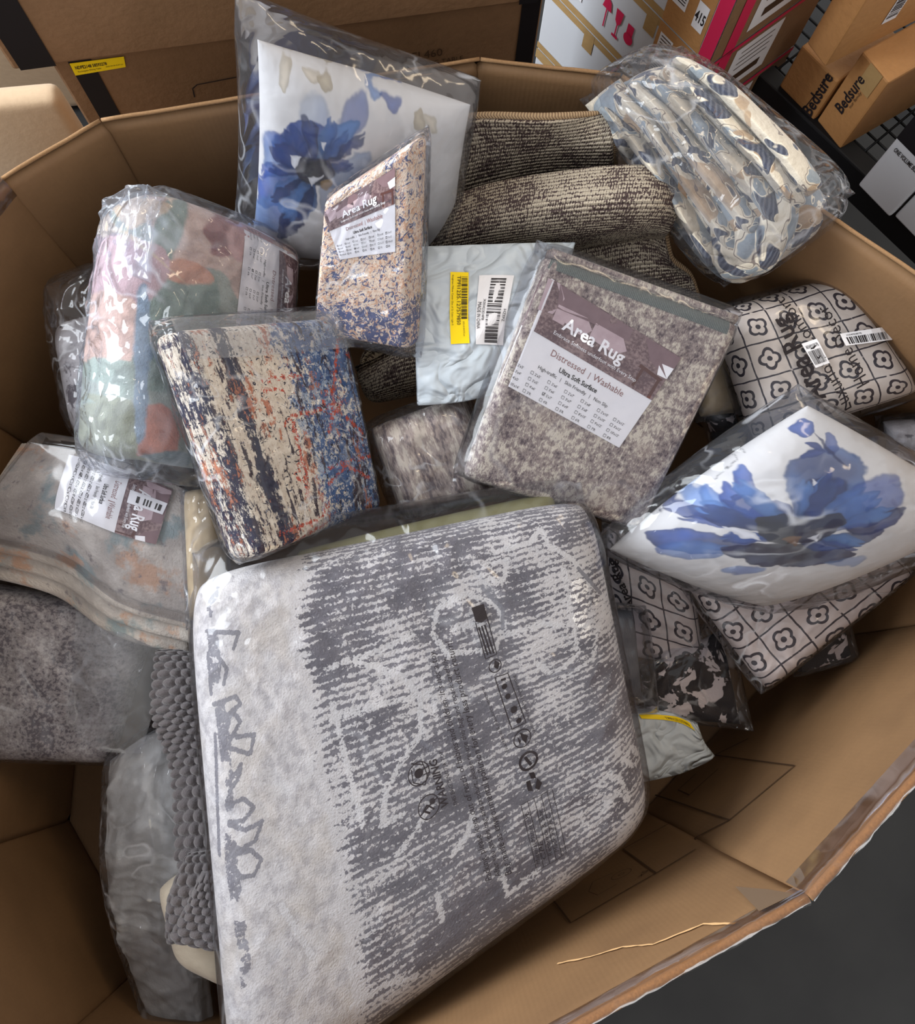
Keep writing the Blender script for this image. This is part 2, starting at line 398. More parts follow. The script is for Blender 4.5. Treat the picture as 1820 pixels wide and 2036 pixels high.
M_yellow = mat('yellow_sticker', col=(246, 212, 22), rough=.5)
M_red = mat('red_ink', col=(200, 40, 80), rough=.5)
M_strap = mat('black_strap', col=(27, 25, 28), rough=.5)
M_blackmetal = mat('black_painted_steel', col=(20, 20, 22), rough=.5)
M_floor = mat('sealed_concrete', lambda: (lambda n, g: (mixc(sst(n, .3, .8), C(40, 41, 43), C(51, 52, 53)), g * .3))(noise(objc(), 3, 5), noise(objc(), 40, 4)), rough=.55)
M_tape = mat('brown_tape', lambda: (mixc(noise(uv()[0], 20), C(176, 146, 100), C(160, 128, 84)), noise(uv()[0], 60, 3)), rough=.25)
F_clear = film('clear_polythene', .022)
F_soft = film('soft_polythene', .03, sc=9, bd=.010)
F_shiny = film('shiny_polythene', .04, sc=10, bd=.028, rough=.05)
F_glare = film('glare_hazed_polythene', .10, sc=10, bd=.030, rough=.05, crease=.26, hazecol=(226, 233, 246))  # knotted bag: whitish-blue glare painted into the film as extra bluish haze
F_flat = film('taut_polythene', .012, sc=5, bd=.003, rough=.14, crease=.10)
F_milky = film('milky_polythene', .16, sc=10, bd=.014, rough=.2, hazecol=(190, 192, 194))
F_tape = film('clear_tape', .02, sc=9, bd=.004, rough=.16, tint=(232, 216, 192), crease=.10)
def _mailer():
    u, x, y = uv(); n = noise(u, 10, 3); r = ab(noise(u, 16, 2, .4, 1.2) - .5)
    return mixc(n, C(184, 194, 203), C(200, 208, 214)), r * 3 + n * 1.2
M_mailer = mat('grey_poly_mailer', _mailer, rough=.36, bd=.012, bs=.9)

def knit(x, y, s):            # fine loops of a machine-made pile
    return sin(x * s + sin(y * s * .37) * 1.3) * sin(y * s)
def _brown():
    u, x, y = uv(); d = noise(u, 30, 3, .6); n1 = noise(vec(x * 1.0, y * .75), 120, 4, .72); n2 = noise(u, 9, 3); n3 = noise(vec(x * 1.6, y * .6), 300, 2, .6)
    k = n1 * .75 + d * .35 + n2 * .3 + n3 * .25
    c = mixc(sst(k, .68, .80), C(84, 70, 75), C(146, 132, 127)); c = mixc(sst(k, .80, .92), c, C(206, 196, 180))
    c = mixc(sst(noise(u, 14, 2), .55, .7) * .3, c, C(160, 140, 128))
    return c, n1 + n3
M_brown = mat('taupe_flecked_pile', _brown, rough=.9, bd=.003, sheen=.2)
def _brown2():
    u, x, y = uv(); n1 = noise(vec(x * 1.0, y * .25), 150, 3, .7); n2 = noise(u, 12, 3); st = sin(x * 160 + noise(u, 12, 2) * 7)
    k = n1 * .7 + n2 * .4 + st * .06
    c = mixc(sst(k, .40, .54), C(108, 96, 98), C(172, 157, 148)); return mixc(sst(k, .54, .64), c, C(214, 203, 188)), n1
M_brown2 = mat('taupe_streaked_pile', _brown2, rough=.9, bd=.003)
def _orange():
    u, x, y = uv(); w = noise(u, 60, 2, .5, col=True); n = nd('ShaderNodeVectorMath'); n.operation = 'MULTIPLY_ADD'; link(w, n.inputs[0]); n.inputs[1].default_value = (.02, .02, .02); link(u, n.inputs[2])
    a = noise(V(n.outputs[0]), 140, 4, .7, 1.2); b = noise(V(n.outputs[0]), 95, 4, .68, 1.4); f = noise(u, 380, 2)
    band = sst(y, .19, .215) - sst(y, .285, .30)
    c = mixc(sst(a + f * .15, .57, .63), C(226, 206, 184), C(208, 164, 132))
    c = mixc(sst(b + f * .2 + band * .09, .625, .69), c, C(76, 84, 120))
    c = mixc(sst(b - f * .1, .60, .66) * .5, c, C(128, 140, 170))
    return c, f + a
M_orange = mat('cream_orange_navy_pile', _orange, rough=.85, bd=.002)
def _navy():
    u, x, y = uv(); a, R, G, B = attr('fld')
    f = noise(vec(x * 1.0, y * .6), 150, 5, .8); s = noise(vec(x, y * .3), 70, 6, .78); k = noise(u, 420, 2); m = noise(u, 45, 3, .6, 1.5); v = noise(vec(x, y * .12), 130, 3, .6)
    c = mixc(sst(f + k * .2, .5, .75), C(232, 220, 200), C(208, 190, 168))
    c = mixc(sst(f * .55 + noise(u, 22, 3) * .6 + G * .2 + k * .1, .74, .82), c, C(158, 172, 188))
    c = mixc(sst(f * .8 + m * .5 + G * .17 + k * .2, .86, .92), c, C(60, 92, 138))
    c = mixc(sst(s * .7 + f * .4 + m * .2 + B * .27, .79, .85), c, C(34, 34, 60))
    c = mixc(sst(s * .5 + f * .5 + noise(vec(x, y * .3, 3.), 34, 3) * .5, .805, .845), c, C(190, 118, 84))
    c = mixc(sst(v * .7 + f * .5 + noise(vec(x, y * .2, 7.), 22, 3) * .4, .85, .90), c, C(62, 48, 56))
    c = mixc(sst(R * .86 + (f - .5) * 2.3 + (k - .5) * .8, .46, .54), c, C(196, 76, 46))
    c = mixc(sst(noise(u, 70, 2, .5, 3.), .635, .655), c, C(40, 36, 52))
    return c, f + k + sin(x * 900) * .3
M_navy = mat('navy_rust_cream_pile', _navy, rough=.85, bd=.0025)
def _pink():
    u, x, y = uv(); a, R, G, B = attr('fld'); f = noise(u, 260, 3, .6)
    return mixc(f * .35, a, C(120, 110, 108)), f * 1.5
M_pink = mat('painted_plush_pile', _pink, rough=.9, bd=.004, sheen=.3)
def _big():
    u, x, y = uv(); a, R, G, B = attr('fld')
    yy = y + noise(u, 14, 2) * .010; row = yy * (6.283 / .0104)
    dn = noise(vec(x * .9, y * 1.15), 185, 3, .65); n2 = noise(vec(x * .5, y), 20, 4, .65); n3 = noise(u, 330, 2); pat = noise(u, 6, 3, .6); dot = noise(vec(x, y * 1.1, 4.), 90, 2)
    k = sin(row) * .10 + dn * 1.0 + n2 * .95 + n3 * .15 + pat * .5 + B * .5 + dot * .35
    t = sst(k, 1.49, 1.58)
    dark = mixc(sst(n2 + n3 * .3, .45, .8), C(90, 86, 92), C(122, 118, 122)); lt = mixc(n3, C(208, 203, 199), C(190, 185, 182))
    c = mixc(t, dark, lt)
    mott = mixc(sst(noise(u, 60, 4, .65), .4, .66), C(204, 199, 195), C(172, 167, 166)); mott = mixc(sst(noise(u, 12, 3), .45, .65) * .5, mott, C(190, 180, 167))
    c = mixc(sst(B + (n2 - .5) * .8, .60, .80), c, mott)
    c = mixc(sst(R * (.45 + n2 * 1.15) + (dn - .5) * 1.3 + (n3 - .5) * .4, .44, .56), c, mixc(n3, C(214, 210, 206), C(190, 186, 184)))
    c = mixc(sst(G + (dn - .5) * .9 + (n3 - .5) * .3, .45, .56) * .85, c, C(112, 110, 116))
    return c, dn + n3
M_big = mat('grey_distressed_pile', _big, rough=.9, bd=.003, sheen=.2)
def _woven():
    u, x, y = uv(); R = y / .0066 + noise(u, 5, 2) * 1.2; row = flo(R); st = x / .0036 + white(vec(row, 1., 2.)) * 5; fx = fra(st) - .5; fy = fra(R) - .5
    h = noise(vec(x + y * .25, y * .7), 270, 3, .7); sl = sst(ab(fx + fy * .6), .34, .2); big = noise(vec(x * .8, y * 1.4), 30, 4, .65); pat = noise(u, 6, 2); lineh = white(vec(row, flo(st / 5), 5.))
    k = h * 1.25 + big * .6 + pat * .5 + lineh * .10 + sl * .10 - ab(fy) * .28
    lt = mixc(h, C(212, 201, 182), C(176, 161, 140)); dk = mixc(h, C(66, 52, 52), C(96, 80, 77))
    c = mixc(sst(k, 1.14, 1.24), dk, lt); c = mixc(sst(ab(fy), .38, .5) * .8, c, C(58, 46, 46))
    return c, sl * .7 + (.5 - ab(fy)) * 1.3
M_woven = mat('woven_brown_cream_cord', _woven, rough=.85, bd=.004, bs=1)
M_bind = mat('tan_edge_binding', lambda: (lambda u, x, y: (mixc(sin(x * 1500 + y * 200) * .5 + .5, C(176, 150, 116), C(122, 98, 76)), sin(x * 1500 + y * 200)))(*uv()), rough=.85, bd=.001)
def _quilt():
    u, x, y = uv(); w = noise(u, 16, 2, .5, col=True); n = nd('ShaderNodeVectorMath'); n.operation = 'MULTIPLY_ADD'; link(w, n.inputs[0]); n.inputs[1].default_value = (.05, .05, .05)
    oi = nd('ShaderNodeObjectInfo'); rr_ = V(oi.outputs['Random']); pu = vec(x, y, rr_ * 9); link(pu, n.inputs[2]); d = V(n.outputs[0])
    a = noise(d, 19, 2, .5); b = noise(vec(x + .31, y * .8, rr_ * 5 + 3.), 17, 2, .5, 1.0); g = noise(u, 90, 3); e_ = noise(vec(x, y, rr_ * 7 + 1.), 17, 1, .4, .6); line = sin((x * .8 + y) * 620 + g * 5)
    c = mixc(g * .5, C(216, 206, 188), C(192, 181, 162))
    c = mixc(sst(a, .54, .56), c, mixc(g, C(158, 167, 172), C(118, 126, 135)))
    c = mixc(sst(e_, .60, .62) * .8, c, C(170, 142, 112))
    c = mixc(sst(b, .555, .575), c, mixc(sst(line, -.3, .6) * .6, C(66, 70, 86), C(112, 116, 128)))
    c = mixc(sst(ab(b - .545), .010, .004), c, C(232, 222, 202)); c = mixc(sst(ab(a - .515), .010, .004) * .8, c, C(96, 82, 82))
    return c, g + noise(u, 30, 3)
M_quilt = mat('blue_floral_plush', _quilt, rough=.85, bd=.004, sheen=.3)
M_pillow = mat('white_printed_cover', lambda: (lambda a: (a[0], noise(uv()[0], 14, 3)))(attr('fld')), rough=.5, bd=.008)
def clover(cell, lw=.0016, col=(226, 214, 202), ink=(46, 40, 50), rot=0.):
    def f():
        u, x, y = uv(); wx = noise(u, 16, 2) * .010; wy = noise(vec(y, x, 4.), 16, 2) * .010
        if rot: x, y = x * math.cos(rot) - y * math.sin(rot), x * math.sin(rot) + y * math.cos(rot)
        X, Y = (x + wx) / cell, (y + wy) / cell; fx, fy = fra(X) - .5, fra(Y) - .5
        edge = mn(.5 - ab(fx), .5 - ab(fy)); g = noise(u, 130, 3, .7); gap = sst(noise(u, 70, 2), .30, .36)
        jx, jy = (white(vec(flo(X), flo(Y), 3.)) - .5) * .10, (white(vec(flo(X), flo(Y), 8.)) - .5) * .10
        px, py = fx + jx, fy + jy; r = mt('SQRT', px * px + py * py); th = mt('ARCTAN2', py, px)
        ang = white(vec(flo(X), flo(Y), 5.)) * .7
        R = .235 + ab(mt('COSINE', (th + ang) * 2)) * .085 - .03
        rw = (g - .5) * .03
        ring = sst(ab(r - R) + rw, .050, .038); dot = sst(r + rw, .085, .07); grid = sst(edge + rw * .7, .030, .020) * gap
        ink_m = mx(mx(ring, dot), grid)
        return mixc(ink_m, mixc(noise(u, 30, 3), C(*col), C(*[int(k * .93) for k in col])), C(*ink)), g
    return f
M_clover = mat('cream_clover_print', clover(.052), rough=.75, bd=.001)
M_clover2 = mat('cream_clover_print_small', clover(.060, col=(214, 202, 196)), rough=.7, bd=.001)
M_cow = mat('black_white_hide_print', lambda: (lambda u: (mixc(sst(noise(u, 26, 3, .6, .6), .52, .55), C(32, 28, 32), C(214, 202, 198)), noise(u, 200, 2)))(uv()[0]), rough=.85)
def _multi():
    u, x, y = uv(); a = noise(u, 13, 4, .6); b = noise(vec(y, x, 2.), 15, 4, .6); d = noise(vec(x, y, 5.), 17, 4, .62); g = noise(u, 240, 2, .6)
    c = mixc(sst(a, .38, .62), C(168, 160, 153), C(200, 192, 184)); c = mixc(sst(b, .53, .66) * .8, c, C(120, 142, 146)); c = mixc(sst(d, .55, .66) * .8, c, C(190, 146, 116))
    c = mixc(sst(noise(u, 40, 4, .65), .58, .70) * .8, c, C(116, 110, 114)); return mixc(g * .3, c, C(140, 132, 128)), g
M_multi = mat('grey_teal_peach_plush', _multi, rough=.95, bd=.004, sheen=.3)
def _grey():
    u, x, y = uv(); n1 = noise(u, 130, 3, .7); n2 = noise(u, 14, 3)
    k = n1 * .8 + n2 * .5; c = mixc(sst(k, .54, .66), C(106, 100, 105), C(166, 159, 157)); return mixc(sst(k, .68, .78), c, C(196, 190, 186)), n1
M_grey = mat('grey_flecked_pile', _grey, rough=.9, bd=.003)
def _greyrose():
    u, x, y = uv(); n1 = noise(u, 22, 4, .6, .5); n2 = noise(u, 130, 3)
    c = mixc(n2 * .5, C(186, 182, 182), C(160, 156, 158)); return mixc(sst(n1, .55, .62), c, mixc(n2, C(70, 66, 72), C(112, 106, 110))), n2
M_greyrose = mat('white_grey_floral_pile', _greyrose, rough=.9, bd=.003)
M_chen = mat('charcoal_chenille', lambda: (lambda n: (mixc(n, C(82, 77, 79), C(108, 102, 104)), n))(noise(uv()[0], 400, 3)), rough=.95, bd=.003, sheen=.5)
M_cream = mat('cream_fleece', lambda: (lambda n: (mixc(n, C(226, 214, 194), C(208, 196, 176)), n))(noise(uv()[0], 60, 4)), rough=.9, bd=.003, sheen=.3)
M_creamup = mat('cream_upholstery', lambda: (lambda n: (mixc(n, C(190, 165, 135), C(176, 152, 124)), n))(noise(uv()[0], 70, 4)), rough=.75, bd=.001, sheen=.2)
M_olive = mat('olive_fleece', lambda: (lambda n: (mixc(n, C(124, 120, 84), C(106, 102, 72)), n))(noise(uv()[0], 60, 4)), rough=.9)
M_gold = mat('tan_rug_roll', lambda: (lambda n: (mixc(n, C(196, 176, 142), C(156, 136, 106)), n))(noise(uv()[0], 40, 4)), rough=.7)
M_greybag = mat('grey_cushion_cover', lambda: (lambda n: (mixc(n, C(196, 195, 192), C(168, 168, 167)), n))(noise(uv()[0], 24, 4)), rough=.6, bd=.01)
M_fur = mat('slate_fur_trim', lambda: (lambda n: (mixc(n, C(120, 122, 128), C(70, 72, 78)), n))(noise(vec(uv()[1] * 8, uv()[2]), 60, 3)), rough=.9, bd=.006)
M_photo = mat('label_photo_print', lambda: (lambda u, x, y: (mixc(sst(noise(u, 220, 3, .6) * .6 + noise(u, 25, 3) * .5, .45, .68), C(98, 76, 80), C(150, 128, 126)), None))(*uv()), rough=.35)
M_sofa = mat('sofa_print', lambda: (lambda u: (mixc(noise(u, 60, 3), C(166, 140, 144), C(204, 186, 190)), None))(uv()[0]), rough=.35)
M_sofa2 = mat('sofa_print_dark', lambda: (lambda u: (mixc(noise(u, 60, 3), C(112, 88, 92), C(140, 116, 120)), None))(uv()[0]), rough=.35)
M_lamp = mat('side_table_print', col=(92, 60, 56), rough=.35)
M_greenband = mat('grey_green_edge_tape', lambda: (lambda u, x, y: (mixc(noise(u, 400, 2), C(88, 94, 92), C(124, 130, 126)), sin(x * 2500)))(*uv()), rough=.8, bd=.001)
M_whitecarton = mat('white_carton', lambda: (mixc(noise(objc(), 5, 4), C(206, 208, 212), C(190, 192, 198)), None), rough=.5)
M_kraft = mat('kraft_scrap', col=(178, 134, 84), rough=.7)

# ================================================================== the setting
fl = box_obj('floor', (-4, -3, -.05), (8, 0, 0), (0, 8, 0), .05, M_floor, bev=0); fl['kind'] = 'structure'

# octagonal bulk carton: its rim at 0.80 m
RIM = .80
ring = [(10, 362), (204, 248), (955, 127)]
poly = [at(*p, RIM)[:2] for p in ring] + [np.array(p) for p in ((.262, .872), (.80, .455), (.80, .122))] + [at(1600, 1775, RIM)[:2]] + [np.array(p) for p in ((-.22, -.538), (-.56, -.50), (-.735, -.24), (-.735, .45))]
gay = empty('bulk_carton', 'large open octagonal brown cardboard bulk carton holding the heap of rugs', 'carton', (0, .25, 0))
panels = []
for i in range(len(poly)):
    a, b = poly[i], poly[(i + 1) % len(poly)]
    e_ = (b - a) / np.linalg.norm(b - a) * .007; a, b = a - e_, b + e_
    a3, b3 = np.array([*a, RIM]), np.array([*b, RIM]); a0, b0 = np.array([*a, .012]), np.array([*b, .012])
    s = Surf([[a3, b3], [a0, b0]], .012, r=.006, p=3, wr=.004, wf=3, seed=i * 9)
    panels.append(s); s.build('side_panel', M_card, gay, 24, 24)
_n = len(poly); mesh_obj('bottom_panel', [[p[0] * 1.03, (p[1] - .2) * 1.03 + .2, z] for z in (.004, .012) for p in poly], [list(range(_n)), list(range(_n, 2 * _n))] + [[i, (i + 1) % _n, _n + (i + 1) % _n, _n + i] for i in range(_n)], M_card, gay, [[*p] for p in poly] * 2, smooth=False)
# rim: fluted raw edge all round, clear tape wrapped over the near rim
for i in range(len(poly)):
    a, b = poly[i], poly[(i + 1) % len(poly)]; L = np.linalg.norm(b - a); n = max(6, int(L / .02))
    t = np.linspace(0, 1, n)[:, None]; P = np.hstack([a + (b - a) * t, np.full((n, 1), RIM + .001)]); c = np.array([0, .2])
    out = np.array([(b - a)[1], -(b - a)[0]]); out = out / np.linalg.norm(out); out = out * np.sign(np.dot((a + b) / 2 - c, out))
    P[:, :2] += out * .006; P[:, 2] += .002 * vnoise(t[:, 0] * L * 30, t[:, 0] * 0, i)
    tube('raw_edge', P, .0058 if i in (5, 6) else .0028, M_cardedge, gay, 8)
def rim_tape(i, t0, t1, deep, seed):
    a, b = poly[i], poly[(i + 1) % len(poly)]; c = np.array([0, .2]); out = np.array([(b - a)[1], -(b - a)[0]]); out = out / np.linalg.norm(out); out = out * np.sign(np.dot((a + b) / 2 - c, out))
    n = 40; t = np.linspace(t0, t1, n); prof = [(-.0025, -deep), (-.0025, -.02), (-.003, .002), (.001, .0075), (.008, .0085), (.013, .001)]
    vs = []; us = []
    for tt in t:
        q = a + (b - a) * tt
        for k, (o_, z_) in enumerate(prof):
            j = .003 * (vnoise(np.array(tt * 40.), np.array(k * 3.), seed) - .3)
            vs.append([*(q + out * (o_ + (j if o_ > 0 else -j * .6))), RIM + z_ + j]); us.append([tt * np.linalg.norm(b - a), k * .02])
    k = len(prof); fs = [[i_ * k + j, i_ * k + j + 1, (i_ + 1) * k + j + 1, (i_ + 1) * k + j] for i_ in range(n - 1) for j in range(k - 1)]
    o = mesh_obj('tape_strip', vs, fs, F_tape, gay, us); o['label'] = 'clear packing tape folded over the near rim'
rim_tape(5, .15, 1.0, .05, 3); rim_tape(6, 0, .9, .022, 5); rim_tape(10, .6, 1., .03, 8)
# taped corner scrap, torn fluting, drawings printed on the carton's inner wall
pr = Print(); p5 = Patch(panels[5], [(0, 0), (1, 0), (1, 1), (0, 1)], .0015, True); p6 = Patch(panels[6], [(0, 0), (1, 0), (1, 1), (0, 1)], .0015, True)
def on(panel, pts): return panel.uv_of(pts)
W5, W6 = panels[5], panels[6]
for pts in ([(1400, 1500), (1582, 1524), (1452, 1632)], [(1300, 1580), (1452, 1632)], [(1452, 1632), (1385, 1690)], [(1330, 1545), (1490, 1470)], [(1385, 1540), (1350, 1572), (1372, 1582), (1430, 1530)]):
    pr.stroke(p5, on(W5, pts), .0030, M_cardink)
for pts in ([(1385, 1690), (1306, 1738), (1136, 1837), (1100, 1790)], [(1306, 1738), (1240, 1690)], [(1240, 1690), (1330, 1640)]): pr.stroke(p6, on(W6, pts), .0030, M_cardink)
c = on(W6, [(1237, 1740)])[0]
for rr in (.018, .005):
    t = np.linspace(0, 2 * math.pi, 26); pr.stroke(p6, np.stack([c[0] + rr / p6.W * np.cos(t), c[1] + rr / p6.H * np.sin(t)], 1), .0012, M_cardink)
pr.stroke(p6, on(W6, [(1222, 1737), (1180, 1755), (1172, 1775), (1190, 1782), (1228, 1760)]), .0012, M_cardink)
def tx_on(pr, patch, surf, t, p0, p1, ht, m, bold=False, maxw=True):
    """text whose baseline runs from pixel p0 to p1"""
    q = surf.uv_of([p0, p1]); d = (q[1] - q[0]) * [patch.W, patch.H]; L = np.linalg.norm(d); rot = math.atan2(d[1], d[0])
    v, f = text_mesh(t, bold); ht = min(ht, L / (v[:, 0].max() / .7 * .88)); wf = L / (v[:, 0].max() * ht / .7)
    P0, P1 = surf.pos(q[:, 0], q[:, 1]); ex = (P1 - P0) / np.linalg.norm(P1 - P0); qm = q.mean(0); e_ = .01
    Pu = (surf.pos(qm[0] + e_, qm[1]) - surf.pos(qm[0] - e_, qm[1])) / (2 * e_); Pv = (surf.pos(qm[0], qm[1] + e_) - surf.pos(qm[0], qm[1] - e_)) / (2 * e_)
    nn = np.cross(Pu, Pv); nn = nn * np.sign(np.dot(nn, CAM - P0)); nn /= np.linalg.norm(nn); ey = np.cross(nn, ex); ey /= np.linalg.norm(ey); LL = np.linalg.norm(P1 - P0)
    xs = v[:, 0] / v[:, 0].max(); ys = v[:, 1] * min(ht / .7, LL / (v[:, 0].max() * .88))      # letters upright on the cloth, square to their line
    up = ys[:, None] * (np.linalg.pinv(np.stack([Pu, Pv], 1)) @ ey)[None]; Q = q[0] + (q[1] - q[0]) * xs[:, None] + up
    pr._add(patch.pos(Q[:, 0], Q[:, 1], .0004), f, m)
tx_on(pr, p6, W6, 'x5', (1276, 1745), (1292, 1732), .012, M_cardink)
pr.build('inner_wall_drawing', gay, 'faded line drawing of parts printed on the inner wall')
pr = Print()
pr.stroke(p6, on(W6, [(1110, 1918), (1175, 1905), (1240, 1885), (1300, 1880), (1400, 1840), (1465, 1838)]), .004, mat('scuffed_card', col=(214, 172, 122), rough=.8), jit=.7, seed=3)
pr.build('scuff_crease', gay, 'pale scuffed crease across the near inner wall')
pr = Print(); pr.poly(p6, on(W6, [(1464, 1766), (1530, 1772), (1592, 1792), (1512, 1816)]), mat('grey_tape_scrap', col=(112, 92, 74), rough=.35), .001); pr.build('tape_scrap', gay)
sD = Surf([[(850, 140, .802), (862, 134, .804)], [(770, 155, .79), (775, 152, .79)]], .004, r=.002)
pr = Print(); pp = Patch(panels[1], [(0, 0), (1, 0), (1, 1), (0, 1)], .002, True)
q = panels[1].uv_of([(735, 140), (860, 134), (858, 146), (800, 160), (738, 150)]); pr.poly(pp, q, M_kraft)
qa = panels[1].uv_of([(738, 146), (858, 140)])
for k in range(26):
    t = (k + .5) / 26; a = qa[0] + (qa[1] - qa[0]) * t; pr.quad(pp, a[0] - .004, a[1] - .006, a[0] + .003, a[1] + .004, M_cardink, 1, .001)
pr.build('torn_fluting', gay, 'torn rim showing the corrugated flutes')

# ================================================================== behind the carton
def bi(name): return name
B0, B1 = at(105, 130, .75), at(1031, 8, .75); ed = B1 - B0; ed[2] = 0; ed /= np.linalg.norm(ed); bk = np.array([-ed[1], ed[0], 0])
def face_pt(px, py, org, dirv):           # where a pixel's ray meets the upright plane through org along dirv
    d = RW @ np.array([px - 910, py - 1018, FPX]); n = np.array([-dirv[1], dirv[0], 0]); t = np.dot(org - CAM, n) / np.dot(d, n); return CAM + d * t
def carton(name, label, cat, org, ex, depth, h, m, group=None, bev=.005):
    e = empty(name, label, cat, tuple(org), group); n = np.linalg.norm(ex); back = np.array([-ex[1], ex[0], 0]) / n
    if np.dot(back, org - np.array([0, .2, 0])) < 0 and abs(depth) > 0: back = -back
    box_obj('body', org, ex, back * depth, h, m, e, bev)
    f = flat(org + [0, 0, h], org + ex + [0, 0, h], org + ex, org + 0.); return e, f
L0 = face_pt(28, 143, B0, ed); L0[2] = .75; R0 = face_pt(1085, 30, B0, ed); R0[2] = .75
exB = (R0 - L0)
e, f = carton('table_carton', 'wide brown table carton with black straps, upper one behind the heap', 'carton', L0, exB, .22, .55, M_cardobj, 'flat-packed table cartons')
pr = Print(); p = Patch(f, [(0, 0), (1, 0), (1, 1), (0, 1)], .001, True)
q = f.uv_of([(60, 70), (100, 125), (1030, 20)])
def strap(pr, p, f, pa, wd): a = f.uv_of([pa])[0][0]; pr.quad(p, a - wd / p.W / 2, 0, a + wd / p.W / 2, 1, M_strap, 12, .0006)
strap(pr, p, f, (62, 110), .052); pr.build('strap', e); pr = Print(); strap(pr, p, f, (1050, 10), .030); pr.build('strap', e)
org = L0 + ed * .052 + bk * .012; org[2] = .02
exl = exB - ed * .055
e, f = carton('table_carton', 'brown table carton with yellow sticker and printed table name, lower one behind the heap', 'carton', org, exl, .22, .727, M_cardobj, 'flat-packed table cartons')
pr = Print(); p = Patch(f, [(0, 0), (1, 0), (1, 1), (0, 1)], .001, True)
strap(pr, p, f, (200, 195), .034); pr.build('strap', e); pr = Print(); strap(pr, p, f, (1045, 90), .030); pr.build('strap', e)
pr = Print(); py = Patch(f, [(138, 124), (246, 110), (250, 131), (150, 148)], .0022)
pr.quad(py, 0, 0, 1, 1, M_yellow, 6); pr.text(py, 'NDPE2148 58593278', .06, .52, .26, M_ink, bold=True, maxw=.6); pr.text(py, 'Rectangular Dining Table', .08, .78, .12, M_ink, maxw=.45); pr.text(py, '2025-03-06 8:34 am', .62, .72, .1, M_ink, maxw=.34)
pr.build('yellow_sticker', e, 'yellow warehouse sticker')
pr = Print(); tx_on(pr, p, f, '6EL460', (806, 121), (880, 109), .018, M_cardink); tx_on(pr, p, f, 'TA DINING TABLE', (795, 139), (921, 118), .014, M_cardink); pr.build('printed_lettering', e); pr = Print()
pr.stroke(p, f.uv_of([(387, 192), (383, 175), (392, 167), (470, 152)]), .002, M_ink); pr.build('hand_hole_outline', e)

# cream upholstered armchair seen past the carton's far left rim
ch = empty('armchair', 'cream upholstered armchair with a rounded arm, left behind the carton', 'armchair', (-.95, 1.05, 0))
a = [at(-260, 215, .62), at(118, 187, .62)]; d_ = np.array([.09, -.14, 0])
def upr(p0, p1, z0): return [[p0, p1], [np.array([*p0[:2], z0]), np.array([*p1[:2], z0])]]
def roundbox(name, org, ex, ey, h, rad, m, parent):
    bm = bmesh.new(); org, ex, ey = map(np.array, (org, ex, ey)); pl = parent_loc(parent); ez = np.array([0, 0, h])
    vs = [bm.verts.new(org - pl + a * ex + b * ey + c * ez) for c in (0, 1) for b in (0, 1) for a in (0, 1)]
    for f_ in ((0, 1, 3, 2), (4, 6, 7, 5), (0, 4, 5, 1), (2, 3, 7, 6), (0, 2, 6, 4), (1, 5, 7, 3)): bm.faces.new([vs[i] for i in f_])
    bmesh.ops.recalc_face_normals(bm, faces=bm.faces); bmesh.ops.bevel(bm, geom=bm.edges[:], offset=rad, segments=8, affect='EDGES', profile=.5)
    me = bpy.data.meshes.new(name); bm.to_mesh(me); bm.free(); me.materials.append(m); l = me.uv_layers.new(name='UVMap')
    for lp in me.loops: c = me.vertices[lp.vertex_index].co; l.data[lp.index].uv = (c.x + c.z, c.y + c.z)
    me.polygons.foreach_set('use_smooth', [True] * len(me.polygons)); o = bpy.data.objects.new(name, me); COL.objects.link(o); o.parent = parent; return o
_t0, _t1 = at(-170, 222, .47), at(116, 196, .47)
Surf(upr(_t0, _t1, .03), .045, r=.02, p=2.2, ck=.05, q=9, bulge=.015).build('arm', M_creamup, ch, 50, 50)
roundbox('backrest', (-1.50, 1.34, .0), (1.02, .12, 0), (-.03, .22, 0), .74, .04, M_creamup, ch)
tube('seam_welt', [(-.93, 1.405, .68), (-.93, 1.404, .5), (-.93, 1.404, .2)], .003, M_gold, ch, 6)

